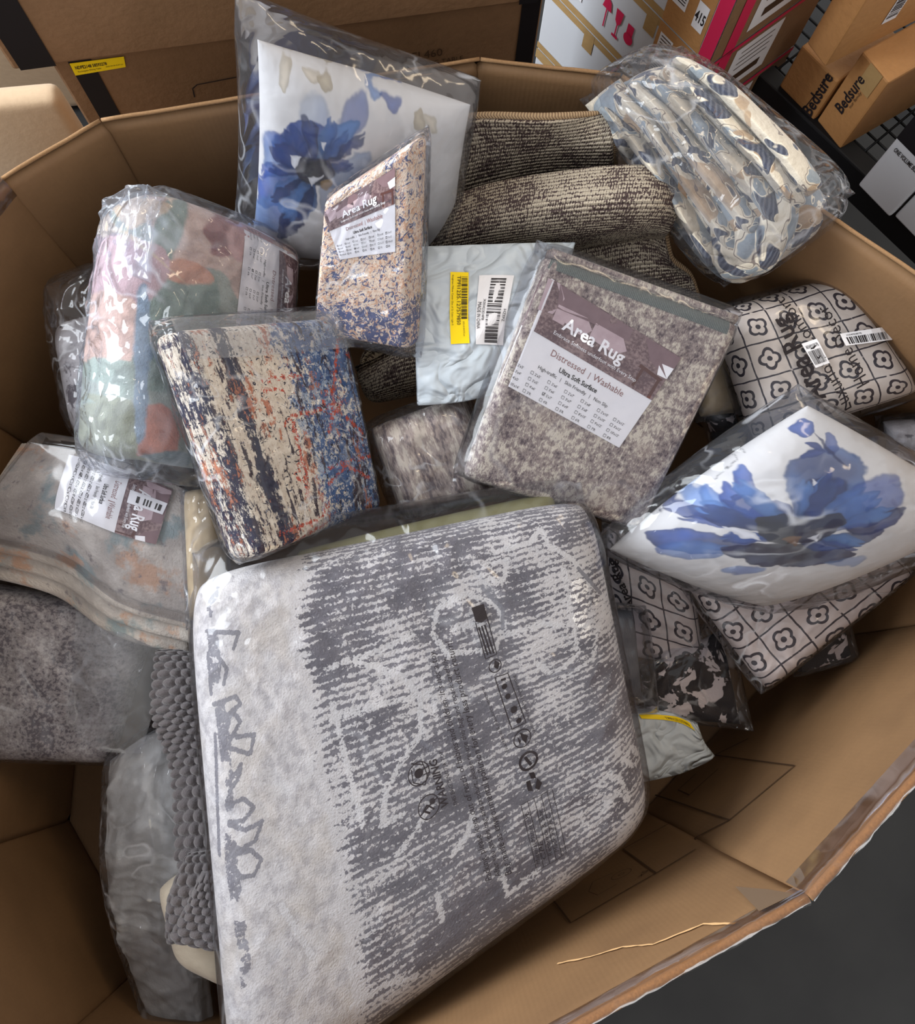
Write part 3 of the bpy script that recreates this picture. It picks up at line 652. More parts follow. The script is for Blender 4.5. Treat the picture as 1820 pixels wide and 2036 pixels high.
# stack of taped white cartons, one corner towards the heap
cor = np.array([.468, 1.071, 0]); lef = np.array([.215, 1.385, 0]); fd = lef - cor; fl_ = np.linalg.norm(fd); fd = fd / fl_; sd = np.array([-fd[1], fd[0], 0]); sd = sd if sd[0] > 0 else -sd
zb = [.02, .28, .44, .60, .76, .98]
names = ['bottom carton', 'second carton up', 'third carton up', 'fourth carton up', 'top carton']
for i in range(5):
    z0, z1 = zb[i], zb[i + 1] - .003
    o = cor + [0, 0, z0]
    e = empty('taped_carton', 'white carton with brown tape and white side papers, %s in the corner stack' % names[i], 'carton', tuple(o), 'taped cartons stacked behind the heap')
    box_obj('body', o, fd * fl_, sd * .30, z1 - z0, M_whitecarton, e)
    ff = flat(cor + fd * fl_ + [0, 0, z1], cor + [0, 0, z1], cor + [0, 0, z0], cor + fd * fl_ + [0, 0, z0]); fr = flat(cor + [0, 0, z1], cor + sd * .30 + [0, 0, z1], cor + sd * .30 + [0, 0, z0], cor + [0, 0, z0])
    pf = Patch(ff, [(0, 0), (1, 0), (1, 1), (0, 1)], .001, True); pq = Patch(fr, [(0, 0), (1, 0), (1, 1), (0, 1)], .001, True)
    pr = Print(); pr.quad(pf, 0, 0, 1, .10, M_tape, 4); pr.quad(pf, 0, .90, 1, 1, M_tape, 4)
    for a_ in (.30, .62): pr.quad(pf, a_, 0, a_ + .07, .30, M_tape, 3, .0003)
    pr.quad(pf, .70, 0, .93, 1, M_cardlt, 4, .0002); pr.build('tape', e)
    pr = Print(); pr.quad(pq, 0, 0, 1, 1, M_cardobj, 3); pr.quad(pq, .26, .12, .66, .86, M_white, 3, .0006); pr.quad(pq, 0, 0, 1, .06, M_red, 2, .001); pr.quad(pq, .10, 0, .20, 1, M_red, 2, .001)
    pr.quad(pq, .34, .62, .58, .74, M_cardink, 1, .001)
    for k in range(4): pr.quad(pq, .32, .22 + k * .09, .60, .235 + k * .09, M_cardink, 1, .001)
    pr.build('side_paper', e); pr = Print(); pr.quad(pf, .935, 0, 1, 1, M_red, 3, .0008); pr.build('red_edge_tape', e); pr = Print()
    pr.quad(pf, .72, .12, .80, .40, M_white, 2, .0007); pr.quad(pf, .72, .46, .80, .70, M_white, 2, .0007)
    for k in range(5): pr.quad(pf, .73, .15 + k * .045, .79, .165 + k * .045, M_cardink, 1, .001); pr.quad(pf, .73, .49 + k * .035, .79, .503 + k * .035, M_ink, 1, .001)
    if i in (2, 3):
        keep = pr
        for j, a_ in enumerate((.40, .48, .56)):    # umbrella, glass and hand marks
            pr = Print()
            if j == 0: pr.poly(pf, [(a_ - .03, .5), (a_ - .02, .38), (a_, .34), (a_ + .02, .38), (a_ + .03, .5)], M_red, .001); pr.quad(pf, a_ - .004, .5, a_ + .004, .76, M_red, 1, .001)
            elif j == 1: pr.poly(pf, [(a_ - .024, .36), (a_ + .024, .36), (a_ + .018, .52), (a_, .58), (a_ - .018, .52)], M_red, .001); pr.quad(pf, a_ - .004, .57, a_ + .004, .74, M_red, 1, .001); pr.quad(pf, a_ - .02, .72, a_ + .02, .76, M_red, 1, .001)
            else: pr.quad(pf, a_ - .02, .4, a_ + .02, .55, M_red, 1, .001); pr.ell(pf, a_, .60, .03, .08, M_red, .001)
            pr.build('handling_mark', e)
        pr = keep
        keep = pr; pr = Print()
        pr.quad(pf, .16, .2, .24, .75, M_white, 2, .0006)
        for k in range(9): pr.quad(pf, .165, .22 + k * .055, .235, .24 + k * .055, M_cardink, 1, .001)
        pr.build('printed_sheet', e); pr = keep
    pr.build('labels', e); pr = Print()
    if i == 3: pr.quad(pf, .85, .42, .91, .76, M_white, 2, .001); pr.text(pf, '415', .852, .66, .13, M_ink, bold=True, off=.0014, maxw=.055); pr.build('number_sticker', e)

# black steel shelf with cartons, right
S0 = at(1540, 178, .42); S1 = at(1850, 470, .42); sdv = S1 - S0; sdv /= np.linalg.norm(sdv); sbk = np.array([-sdv[1], sdv[0], 0]); sbk = sbk if sbk[0] > 0 else -sbk
sh = empty('storage_shelf', 'black steel shelf with wire deck to the right of the carton', 'shelf', (S0[0], S0[1], 0))
st = S0 - sdv * .6; st[2] = .34
box_obj('front_beam', st, sdv * 1.6, sbk * .04, .08, M_blackmetal, sh)
st2 = st + sbk * .62; box_obj('rear_beam', st2, sdv * 1.6, sbk * .04, .08, M_blackmetal, sh)
for t_ in (0, 1.56):
    for bb in (0, .62): q = st + sdv * t_ + sbk * bb; q[2] = 0; box_obj('upright', q, sdv * .04, sbk * .04, 1.3, M_blackmetal, sh)
for k in range(18): q = st + sbk * (.05 + k * .034); q[2] = .408; tube('deck_wire', [q, q + sdv * .8, q + sdv * 1.6], .0025, M_blackmetal, sh, 6)
for k in range(26): q = st + sdv * (.03 + k * .06); q[2] = .414; tube('deck_wire', [q + sbk * .02, q + sbk * .3, q + sbk * .64], .0025, M_blackmetal, sh, 6)
def shelf_carton(label, bl, brr, zb_, zt, depth, m, group='brown cartons on the black shelf'):
    A, B = at(*bl, zb_), at(*brr, zb_); ex = B - A; back = np.array([-ex[1], ex[0], 0]); back /= np.linalg.norm(back)
    if np.dot(back, A) < 0: back = -back
    e = empty('shelf_carton', label, 'carton', tuple(A), group); box_obj('body', A, ex, back * depth, zt - zb_, m, e)
    T = np.array([0, 0, zt - zb_]); right = flat(B + T, B + T + back * depth, B + back * depth, B)
    return e, flat(A + T, B + T, B, A), right
full = [(0, 0), (1, 0), (1, 1), (0, 1)]
ZS = .418
e, f, r = shelf_carton('brown carton with lettering up its narrow end, nearest the white cartons', (1624, 240), (1670, 297), ZS, .60, .30, M_cardlt)
pr = Print(); p = Patch(f, full, .001, True); tx_on(pr, p, f, 'Bedsure', (1674, 228), (1722, 160), .022, M_ink, True); tx_on(pr, p, f, 'our family', (1692, 216), (1715, 185), .006, M_cardink)
q = f.uv_of([(1720, 120)])[0]; pr.quad(p, .35, 0, .8, .30, M_tape, 2, .0003); pr.build('printed_lettering', e)
e, f, r = shelf_carton('brown carton with a line and lettering on its side, leaning furthest back on the shelf', (1549, 172), (1617, 240), ZS, .525, .16, M_cardlt)
pr = Print(); p = Patch(f, full, .001, True); tx_on(pr, p, f, 'Bedsure', (1612, 234), (1660, 152), .024, M_ink, True); pr.stroke(p, f.uv_of([(1595, 222), (1640, 165), (1650, 142)]), .0016, M_ink); pr.build('printed_lettering', e)
e, f, r = shelf_carton('tall brown carton with a barcode, standing on the other shelf cartons', (1604, 86), (1640, 134), .602, .93, .30, M_cardlt)
pr = Print(); p = Patch(r, full, .001, True); pr.quad(p, .30, .45, .40, .85, M_white, 2); pr.bars(p, .31, .47, .39, .83, M_ink, 22, 4, True); pr.build('barcode_label', e)
def white_carton(label, bl, brr, zb_, zt, stripe):
    A, B = at(*bl, zb_), at(*brr, zb_); ex = B - A; back = np.array([-ex[1], ex[0], 0]); back /= np.linalg.norm(back); back = back if back[0] > 0 else -back
    e = empty('white_carton', label, 'carton', tuple(A), 'white cartons at the shelf end'); box_obj('body', A, ex, back * .3, zt - zb_, M_whitecarton, e); T = np.array([0, 0, zt - zb_])
    f = flat(A + T, B + T, B, A); pr = Print(); p = Patch(f, full, .001, True)
    if stripe:
        pr.quad(p, 0, .20, 1, .50, M_strap, 3); pr.text(p, 'ONE VOLUME BUSHEL', .12, .585, .035, M_ink, bold=True, maxw=.8); pr.text(p, 'BOX B', .12, .08, .05, M_ink, bold=True)
        for k in range(4): pr.quad(p, .1, .10 + k * .022, .8, .104 + k * .022, M_cardink, 1)
    else: pr.quad(p, .0, .0, 1, .06, M_strap, 2)
    pr.build('printed_lettering', e)
white_carton('white carton with a broad black band and small lettering at the right edge', (1706, 368), (1768, 432), ZS, .70, True)
white_carton('plain white carton beside the black-banded one at the right edge', (1778, 430), (1858, 512), ZS, .60, False)

# ================================================================== the heap
def smooth_poly(pts, n=60):
    P = np.array(pts, float); return spline(np.vstack([P[-1:], P, P[:2]]), (len(P) + 2) * 6 + 1)[6:-7]
def sdf(poly_, U, Vv, asp):
    """signed distance (inside positive) to a closed outline, in metres along the sheet"""
    P = np.array(poly_) * asp; X, Y_ = U * asp[0], Vv * asp[1]; out = np.full(len(U), -9.); mg = .012
    sel = (X > P[:, 0].min() - mg) & (X < P[:, 0].max() + mg) & (Y_ > P[:, 1].min() - mg) & (Y_ < P[:, 1].max() + mg)
    if not sel.any(): return out
    x, y, U = X[sel], Y_[sel], U[sel]; ins = np.zeros(len(U), bool); dm = np.full(len(U), 9.)
    for a, b in zip(P, np.roll(P, -1, 0)):
        c = ((a[1] > y) != (b[1] > y)) & (x < (b[0] - a[0]) * (y - a[1]) / (b[1] - a[1] + 1e-12) + a[0]); ins ^= c
        d = b - a; t = np.clip(((x - a[0]) * d[0] + (y - a[1]) * d[1]) / (d @ d + 1e-12), 0, 1); dm = np.minimum(dm, np.hypot(x - a[0] - t * d[0], y - a[1] - t * d[1]))
    out[sel] = np.where(ins, dm, -dm); return out
def segd(pts, U, Vv, asp):
    P = np.array(pts) * asp; X, Y_ = U * asp[0], Vv * asp[1]; out = np.full(len(U), 9.); mg = .02
    sel = (X > P[:, 0].min() - mg) & (X < P[:, 0].max() + mg) & (Y_ > P[:, 1].min() - mg) & (Y_ < P[:, 1].max() + mg); x, y = X[sel], Y_[sel]; dm = out[sel]
    for a, b in zip(P[:-1], P[1:]):
        d = b - a; t = np.clip(((x - a[0]) * d[0] + (y - a[1]) * d[1]) / (d @ d + 1e-12), 0, 1); dm = np.minimum(dm, np.hypot(x - a[0] - t * d[0], y - a[1] - t * d[1]))
    out[sel] = dm; return out
def sm(x, a, b): t = np.clip((x - a) / (b - a), 0, 1); return t * t * (3 - 2 * t)

# watercolour print on a cushion cover: petals as outlines measured on the cover itself
def watercolor(surf, shapes, base=(202, 200, 197), wob=.012, centre=None):
    asp = np.array([surf.W, surf.H]); sh_ = [(surf.uv_of(smooth_poly(p)) if not sharp else surf.uv_of(p), c1, c2, al, sd_) for (p, c1, c2, al, sd_, sharp) in shapes]
    cq = surf.uv_of([centre])[0] * asp
    def paint(U, Vv):
        x, y = U * asp[0], Vv * asp[1]; col = np.tile(np.array(lin(base)), (len(U), 1)); near = .62 * np.exp(-(((x - cq[0]) ** 2 + (y - cq[1]) ** 2) / .055 ** 2))
        wx = (fbm(x * 60, y * 60, 3, 3) - .5) * wob; wy = (fbm(x * 60, y * 60, 9, 3) - .5) * wob
        for k, (p, c1, c2, al, soft) in enumerate(sh_):
            d = sdf(p, U + wx / asp[0], Vv + wy / asp[1], asp)
            m = sm(d, -soft, soft * .4) * al
            g = fbm(x * 14, y * 14, 20 + k, 3); gg = sm(g, .34, .66); rim = .25 * sm(d, .006, .0)
            c = np.array(lin(c1)) * (1 - gg)[:, None] + np.array(lin(c2)) * gg[:, None]; c = c * (1 - rim)[:, None]; bluish = c1[2] > c1[0] + 20
            if bluish: c = c * (1 - near * (.5 + fbm(x * 45, y * 45, 80 + k, 3)))[:, None]
            m = m * (.90 + .10 * sm(fbm(x * 30, y * 30, 50 + k, 3), .3, .6))
            col = col * (1 - m)[:, None] + c * m[:, None]
        return col
    return paint

def petals(c, specs, seed, flat_=1.):
    """brush strokes round a flower's heart: (angle, length, width) in degrees and picture units"""
    rs = np.random.RandomState(seed); out = []
    for (a, L, wd) in specs:
        for j in range(2):
            aa = math.radians(a + rs.uniform(-9, 9)); l_ = L * rs.uniform(.7, 1.0); w_ = wd * rs.uniform(.45, .8); d = np.array([math.cos(aa), -math.sin(aa) * flat_]); n = np.array([-d[1], d[0]])
            o = np.array(c, float) + d * L * rs.uniform(.12, .3)
            pts = [o, o + d * l_ * .35 + n * w_ * .6, o + d * l_ * .75 + n * w_ * .75, o + d * l_ * .95 + n * w_ * .3, o + d * l_ * .86 + n * w_ * .05, o + d * l_ - n * w_ * .3, o + d * l_ * .7 - n * w_ * .75, o + d * l_ * .3 - n * w_ * .5]
            cs = [(DB, MB_), (MB_, LB), (DB, (30, 58, 124)), ((58, 96, 160), LB)][rs.randint(4)]
            out.append(([tuple(p) for p in pts], cs[0], cs[1], .86, .0015, False))
    return out
# ---- cushion at the back
E_ = lambda n, l, c, surf, g=None: empty(n, l, c, tuple(surf.pos(np.array(.5), np.array(.5), -1)), g)
s = Surf([[(512, 78, .97), (936, 208, .88)], [(498, 500, .62), (905, 520, .60)]], .15, r=.16, p=2.0, sk=.05, wr=.004, wf=9, seed=4, front=False)
e = E_('floral_cushion', 'white cushion with a blue watercolour flower, standing against the far wall of the carton', 'cushion', s, 'blue flower cushions')
DB, MB_, LB, PB = (22, 40, 92), (40, 76, 150), (84, 124, 180), (148, 168, 196)
TAN, NAVY, INK_ = (178, 166, 142), (20, 26, 56), (14, 16, 30)
shp = [([(600, 200), (640, 190), (655, 250), (625, 300), (600, 270)], PB, LB, .45, .004, False),
 ([(690, 205), (725, 190), (728, 245), (690, 285), (670, 260)], LB, MB_, .7, .003, False),
 ([(545, 275), (600, 240), (650, 260), (655, 320), (610, 330), (560, 320)], MB_, DB, .95, .002, False),
 ([(600, 235), (612, 232), (640, 300), (625, 310)], DB, MB_, .9, .002, False),
 ([(640, 270), (700, 235), (715, 250), (690, 300), (650, 325)], MB_, LB, .95, .002, False),
 ([(525, 270), (560, 265), (600, 320), (575, 335), (530, 330)], LB, MB_, .8, .003, False),
 ([(505, 350), (570, 335), (600, 345), (590, 390), (540, 410), (505, 395)], MB_, LB, .92, .002, False),
 ([(510, 395), (560, 385), (600, 380), (585, 440), (545, 460), (508, 440)], LB, MB_, .85, .003, False),
 ([(575, 390), (625, 360), (620, 420), (585, 460), (550, 470)], DB, MB_, .95, .002, False),
 ([(640, 350), (720, 300), (735, 320), (690, 370), (650, 375)], MB_, PB, .8, .004, False),
 ([(650, 340), (700, 345), (690, 400), (640, 420)], PB, LB, .6, .004, False),
 *petals((628, 345), [(175, 105, 34), (150, 95, 36), (125, 100, 32), (100, 95, 26), (70, 105, 26), (45, 105, 24), (15, 70, 18), (205, 105, 34), (235, 110, 34), (255, 90, 26)], 3),
 ([(590, 325), (630, 318), (660, 330), (665, 352), (640, 368), (600, 362)], NAVY, DB, .95, .002, False),
 ([(605, 330), (645, 325), (655, 350), (620, 360)], INK_, NAVY, .9, .002, False),
 ([(610, 355), (640, 350), (620, 372)], (220, 222, 226), (236, 236, 236), .9, .001, True), ([(578, 308), (602, 316), (586, 332)], (226, 228, 232), (236, 236, 236), .95, .001, True), ([(640, 280), (648, 282), (645, 305)], (226, 228, 232), (236, 236, 236), .95, .001, True),
 ([(640, 365), (662, 360), (655, 380)], (196, 164, 96), (150, 120, 70), .7, .002, False),
 ([(556, 120), (575, 112), (578, 150), (568, 182), (558, 170)], TAN, (200, 190, 172), .9, .001, False), ([(598, 130), (630, 128), (640, 150), (620, 165), (605, 150)], TAN, (200, 190, 172), .9, .001, False), ([(630, 145), (655, 150), (664, 178), (648, 182)], TAN, (196, 186, 166), .9, .001, False),
 ([(725, 172), (760, 178), (745, 205), (735, 190)], LB, MB_, .8, .002, False), ([(755, 180), (795, 190), (785, 220), (772, 205)], MB_, DB, .85, .002, False),
 ([(826, 220), (840, 214), (846, 240), (838, 266), (828, 250)], TAN, (180, 168, 146), .9, .001, False), ([(845, 222), (868, 235), (870, 262), (852, 250)], TAN, (196, 186, 166), .8, .002, False)]
s.build('cover', M_pillow, e, 300, 300, watercolor(s, shp, centre=(628, 345)), edge=.1)
b = s.bag(.007, (.030, .045, .012, .02), .016, 11); b.r = .15; b.build('plastic_bag', F_soft, e, 130, 130)

# ---- cushion at the right
s = Surf([[(1212, 1092, .60), (1606, 806, .72)], [(1520, 1205, .52), (1960, 1020, .62)]], .17, r=.17, p=2.0, sk=-.03, wr=.004, wf=9, seed=6, front=False)
e = E_('floral_cushion', 'plump white cushion with a dark blue flower and leaf sprig, lying at the right edge', 'cushion', s, 'blue flower cushions')
shp = [([(1380, 950), (1420, 990), (1450, 1030), (1400, 1030), (1365, 1000)], LB, PB, .8, .003, False),
 ([(1395, 955), (1440, 990), (1490, 1020), (1520, 1050), (1450, 1040), (1400, 1000)], MB_, LB, .9, .002, False),
 ([(1455, 935), (1475, 922), (1500, 950), (1510, 985), (1480, 990), (1450, 1020), (1436, 985), (1436, 952), (1456, 968)], MB_, (84, 124, 190), .95, .0015, False),
 ([(1500, 1005), (1560, 1000), (1575, 1040), (1520, 1055), (1478, 1035)], DB, MB_, .95, .002, False),
 ([(1570, 920), (1640, 890), (1700, 905), (1722, 950), (1700, 1000), (1640, 1020), (1590, 1010), (1560, 960)], (34, 58, 108), (72, 104, 156), .97, .003, False),
 ([(1600, 960), (1660, 950), (1690, 990), (1640, 1030), (1590, 1035)], DB, (60, 84, 130), .85, .004, False),
 ([(1700, 970), (1760, 945), (1795, 965), (1790, 1010), (1740, 1040), (1690, 1040)], MB_, PB, .75, .004, False), ([(1690, 1000), (1760, 1015), (1800, 1010), (1770, 1050), (1690, 1060)], DB, MB_, .92, .002, False),
 ([(1282, 1060), (1310, 1055), (1360, 1050), (1420, 1062), (1500, 1075), (1440, 1100), (1330, 1092), (1296, 1075)], DB, MB_, .95, .002, False), ([(1305, 1085), (1380, 1075), (1450, 1090), (1420, 1110), (1330, 1105)], MB_, LB, .8, .002, False),
 ([(1440, 1092), (1540, 1080), (1640, 1085), (1700, 1100), (1620, 1125), (1500, 1120)], NAVY, DB, .95, .002, False), ([(1600, 1075), (1700, 1060), (1760, 1055), (1700, 1085), (1630, 1095)], DB, MB_, .95, .0015, False),
 *petals((1590, 1064), [(172, 250, 26), (160, 200, 34), (140, 170, 36), (62, 150, 60), (85, 130, 50), (35, 180, 40), (15, 170, 26), (185, 130, 22), (350, 120, 20)], 7, .8),
 ([(1510, 1030), (1560, 1025), (1600, 1040), (1585, 1075), (1540, 1078), (1510, 1062)], INK_, NAVY, .95, .002, False), ([(1590, 1040), (1660, 1020), (1680, 1040), (1630, 1075), (1590, 1075)], (38, 32, 44), NAVY, .95, .002, False),
 ([(1440, 1045), (1500, 1060), (1510, 1075), (1470, 1070)], (230, 230, 232), (222, 224, 228), .9, .001, True), ([(1610, 1068), (1630, 1060), (1620, 1078)], (226, 226, 230), (230, 230, 232), .9, .001, True), ([(1565, 1070), (1595, 1066), (1585, 1085)], (150, 116, 84), (120, 90, 70), .8, .002, False), ([(1613, 950), (1625, 958), (1615, 965)], (230, 230, 234), (222, 224, 228), .9, .001, True),
 ([(1570, 845), (1590, 832), (1612, 840), (1618, 860), (1600, 870), (1580, 862)], (44, 62, 120), (74, 96, 156), .97, .001, False), ([(1647, 860), (1668, 880), (1662, 905), (1644, 890)], (52, 72, 128), (84, 104, 160), .95, .001, False), ([(1590, 905), (1630, 893), (1648, 898), (1610, 912)], (52, 70, 126), (80, 98, 150), .95, .001, False), ([(1605, 884), (1630, 885), (1645, 896), (1622, 894)], (52, 70, 126), (80, 98, 150), .95, .001, False),
 ([(1618, 862), (1640, 880), (1690, 932), (1686, 932), (1636, 882)], DB, DB, .9, .0008, True),
 ([(1372, 905), (1400, 892), (1406, 904), (1380, 915)], (44, 44, 52), (60, 60, 68), .95, .001, False), ([(1440, 868), (1465, 860), (1480, 872), (1455, 880)], (44, 44, 52), (70, 70, 78), .95, .001, False), ([(1402, 895), (1440, 885), (1440, 888), (1404, 899)], (44, 44, 52), (44, 44, 52), .9, .0008, True), ([(1300, 1008), (1318, 1000), (1306, 1018)], (34, 36, 46), (34, 36, 46), .95, .001, True),
 ([(1440, 1130), (1520, 1125), (1500, 1140), (1450, 1140)], MB_, LB, .7, .003, False), ([(1640, 1120), (1720, 1105), (1700, 1125)], LB, PB, .6, .003, False)]
s.build('cover', M_pillow, e, 320, 300, watercolor(s, shp, centre=(1590, 1062)), edge=.1)
b = s.bag(.008, (.012, .035, .02, .03), .014, 13); b.r = .17; b.build('plastic_bag', F_soft, e, 130, 130)

# ---- paper label shared by the packed rugs
def rug_label(surf, quad, parent, split=.47, sizes=True, off=.0012):
    p = Patch(surf, quad, off); pr = Print(); pr.quad(p, 0, 0, 1, 1, M_white, 14); lab = pr.build('paper_label', parent, 'printed paper label with a sofa picture')
    pr = Print(); pr.quad(p, 0, 0, 1, split, M_photo, 12, .0003)
    k = split
    for (pts, m) in (([(.04, .02), (.12, .0), (.18, .2), (.15, .55), (.05, .62)], M_sofa), ([(.12, .02), (.42, .02), (.44, .3), (.16, .42)], M_sofa2), ([(.16, .34), (.36, .28), (.42, .44), (.38, .62), (.16, .64)], M_sofa), ([(.42, .28), (.62, .26), (.68, .44), (.62, .6), (.42, .58)], M_sofa), ([(.42, .02), (.64, .02), (.66, .26), (.44, .28)], M_sofa2),
                     ([(.74, .02), (1, .02), (1, .5), (.84, .36)], M_sofa2), ([(.9, .3), (1, .26), (1, .5), (.93, .52)], M_whiteink), ([(.80, .5), (.98, .55), (.97, .62), (.8, .57)], M_lamp), ([(.82, .57), (.84, .57), (.84, .95), (.82, .95)], M_lamp), ([(.95, .6), (.97, .6), (.98, 1), (.955, 1)], M_lamp)):
        pr.poly(p, [(a, b_ * k) for a, b_ in pts], m, .0006)
    pr.text(p, 'Area Rug', .24, k * .70, .115, M_whiteink, bold=True, maxw=.62, off=.001)
    pr.text(p, 'Embrace Softness underfoot with Every Step', .20, k * .86, .034, M_whiteink, maxw=.66, off=.001); pr.build('label_picture', lab)
    pr = Print(); pr.text(p, 'Distressed', .24, k + .11, .060, M_mauve, maxw=.26); pr.text(p, '|', .535, k + .11, .05, M_mauve); pr.text(p, 'Washable', .57, k + .11, .060, M_mauve, maxw=.24)
    pr.text(p, 'Ultra Soft Surface', .34, k + .20, .044, M_ink, maxw=.30, bold=True); pr.text(p, 'High-traffic   |   Skin Friendly   |   Non Slip', .20, k + .265, .032, M_ink, maxw=.56)
    rows = [["2'x3'", "2'x5'", "2'x6'", "2'x7'", "2'x8'", "2'x10'", "2'x12'"], ["3'x4'", "3'x5'", "3'x6'", "3'x7'", "3'x8'", "3'x10'", "3'x12'"], ["4'x5'", "4'x6'", "5'x7'", "6'x9'", "8'x10'", "9'x12'", "10'x12'"], ["10'x14'", "3'R", "4'R", "5'R", "6'R", "7'R", "8'R"]]
    for j, rw in enumerate(rows):
        for i_, t in enumerate(rw):
            a, b_ = .035 + i_ * .135, k + .335 + j * .058; aw = .026 * p.H / p.W
            pr.stroke(p, [(a, b_ - .026), (a + aw, b_ - .026), (a + aw, b_), (a, b_)], .0006, M_ink, closed=True); pr.text(p, t, a + aw + .012, b_, .024, M_ink)
            if j == 2 and i_ == 2: pr.stroke(p, [(a, b_ - .016), (a + aw * .4, b_ - .002), (a + aw, b_ - .03)], .001, M_ink)
    pr.build('label_text', lab); return lab

# ---- labelled taupe rug in the middle
s = Surf([[(1086, 502, .80), (1482, 645, .745)], [(925, 955, .685), (1278, 1062, .61)]], .055, r=.022, p=2.4, ck=.025, wr=.0025, wf=12, seed=3, q=6)
e = E_('packed_rug', 'taupe flecked folded rug with a large white paper label, centre of the heap', 'rug', s, 'labelled folded rugs')
s.build('folded_rug', M_brown, e, 90, 90)
pr = Print(); p = Patch(s, [(1092, 512), (1478, 652), (1470, 678), (1088, 533)], .0012); pr.quad(p, 0, 0, 1, 1, M_greenband, 16); pr.build('edge_tape', e, 'grey green woven edge tape')
for k in range(3):
    t = .25 + k * .25; a_, b_ = s.base(np.array([.0, 1.]), np.array([0., 0.])); nn = s.pos(np.array(.5), np.array(.5), -1) - s.pos(np.array(.5), np.array(.5), 1)
    P = [a_ + (b_ - a_) * x_ + nn * t + np.array([0, 0, .0]) for x_ in np.linspace(.03, .97, 12)]; P = np.array(P); P += (s.base(np.array(.5), np.array(0.)) - s.base(np.array(.5), np.array(.03))) * .35
    tube('fold_layer', P, .0068, M_brown, e, 8)
rug_label(s, [(1078, 545), (1355, 711), (1231, 890), (989, 758)], e)
b = s.bag(.004, (.018, .022, .004, .004), .010, 21); b.build('plastic_bag', F_flat, e, 130, 130)

# ---- labelled cream and orange rug behind it
s = Surf([[(640, 402, .86), (822, 278, .955)], [(618, 668, .70), (808, 702, .745)]], .055, r=.012, p=2.6, wr=.002, wf=14, seed=5, ck=.015, q=8)
e = E_('packed_rug', 'cream, orange and navy folded rug with a paper label, propped beside the woven rug', 'rug', s, 'labelled folded rugs')
s.build('folded_rug', M_orange, e, 80, 80)
rug_label(s, [(645, 420), (787, 332), (787, 500), (633, 553)], e, .42)
b = s.bag(.004, (.006, .008, .012, .016), .012, 23); b.build('plastic_bag', F_clear, e, 120, 120)

# ---- navy and rust rug
s = Surf([[(350, 652, .87), (690, 628, .715)], [(522, 1112, .735), (768, 1012, .575)]], .085, r=.016, p=2.6, wr=.003, wf=10, seed=8, ck=.015, q=8, bulge=.008)
asp = np.array([s.W, s.H])
red = [[(640, 615), (662, 790), (660, 830), (655, 860)], [(565, 845), (580, 828), (640, 815)], [(580, 828), (600, 920)], [(600, 920), (588, 945), (600, 960), (612, 940), (600, 920)], [(608, 955), (610, 985)], [(650, 780), (640, 815), (680, 800), (660, 830)], [(655, 930), (700, 915), (738, 905)], [(655, 960), (690, 925), (735, 950)], [(520, 760), (560, 750), (600, 748)], [(525, 775), (565, 775)], [(690, 830), (720, 860)], [(560, 1060), (640, 1030), (655, 1000)], [(590, 1075), (650, 1040)], [(690, 700), (700, 720)]]
redu = [s.uv_of(x) for x in red]; bl = s.uv_of([(690, 830), (640, 1000), (590, 880), (735, 960), (690, 680), (560, 830)])
def paint_navy(U, Vv):
    d = np.min([segd(r_, U, Vv, asp) for r_ in redu], 0); R = sm(d, .009, .0) * .62
    wx = (fbm(U * 9, Vv * 9, 2) - .5) * .1
    G = sm(U + wx, .38, .62) - .5 * sm(Vv + wx, .05, .0); B = np.exp(-((U + wx - .20) / .055) ** 2) + .8 * np.exp(-((U + wx * .5 - .03) / .05) ** 2)
    return np.stack([R, G, B], 1)
e = E_('packed_rug', 'distressed navy, rust and cream folded rug in clear plastic, left of centre', 'rug', s, 'unlabelled folded rugs')
s.build('folded_rug', M_navy, e, 150, 170, paint_navy)
b = s.bag(.005, (.012, .020, .010, .006), .014, 27); b.build('plastic_bag', F_clear, e, 140, 140)
Surf([[(338, 632, .892), (520, 622, .815), (692, 616, .735)], [(372, 715, .872), (545, 705, .79), (706, 690, .712)]], .002, r=.002, wr=.004, wf=22, seed=9, front=False).build('bag_fold', F_milky, e, 40, 20, back=False)

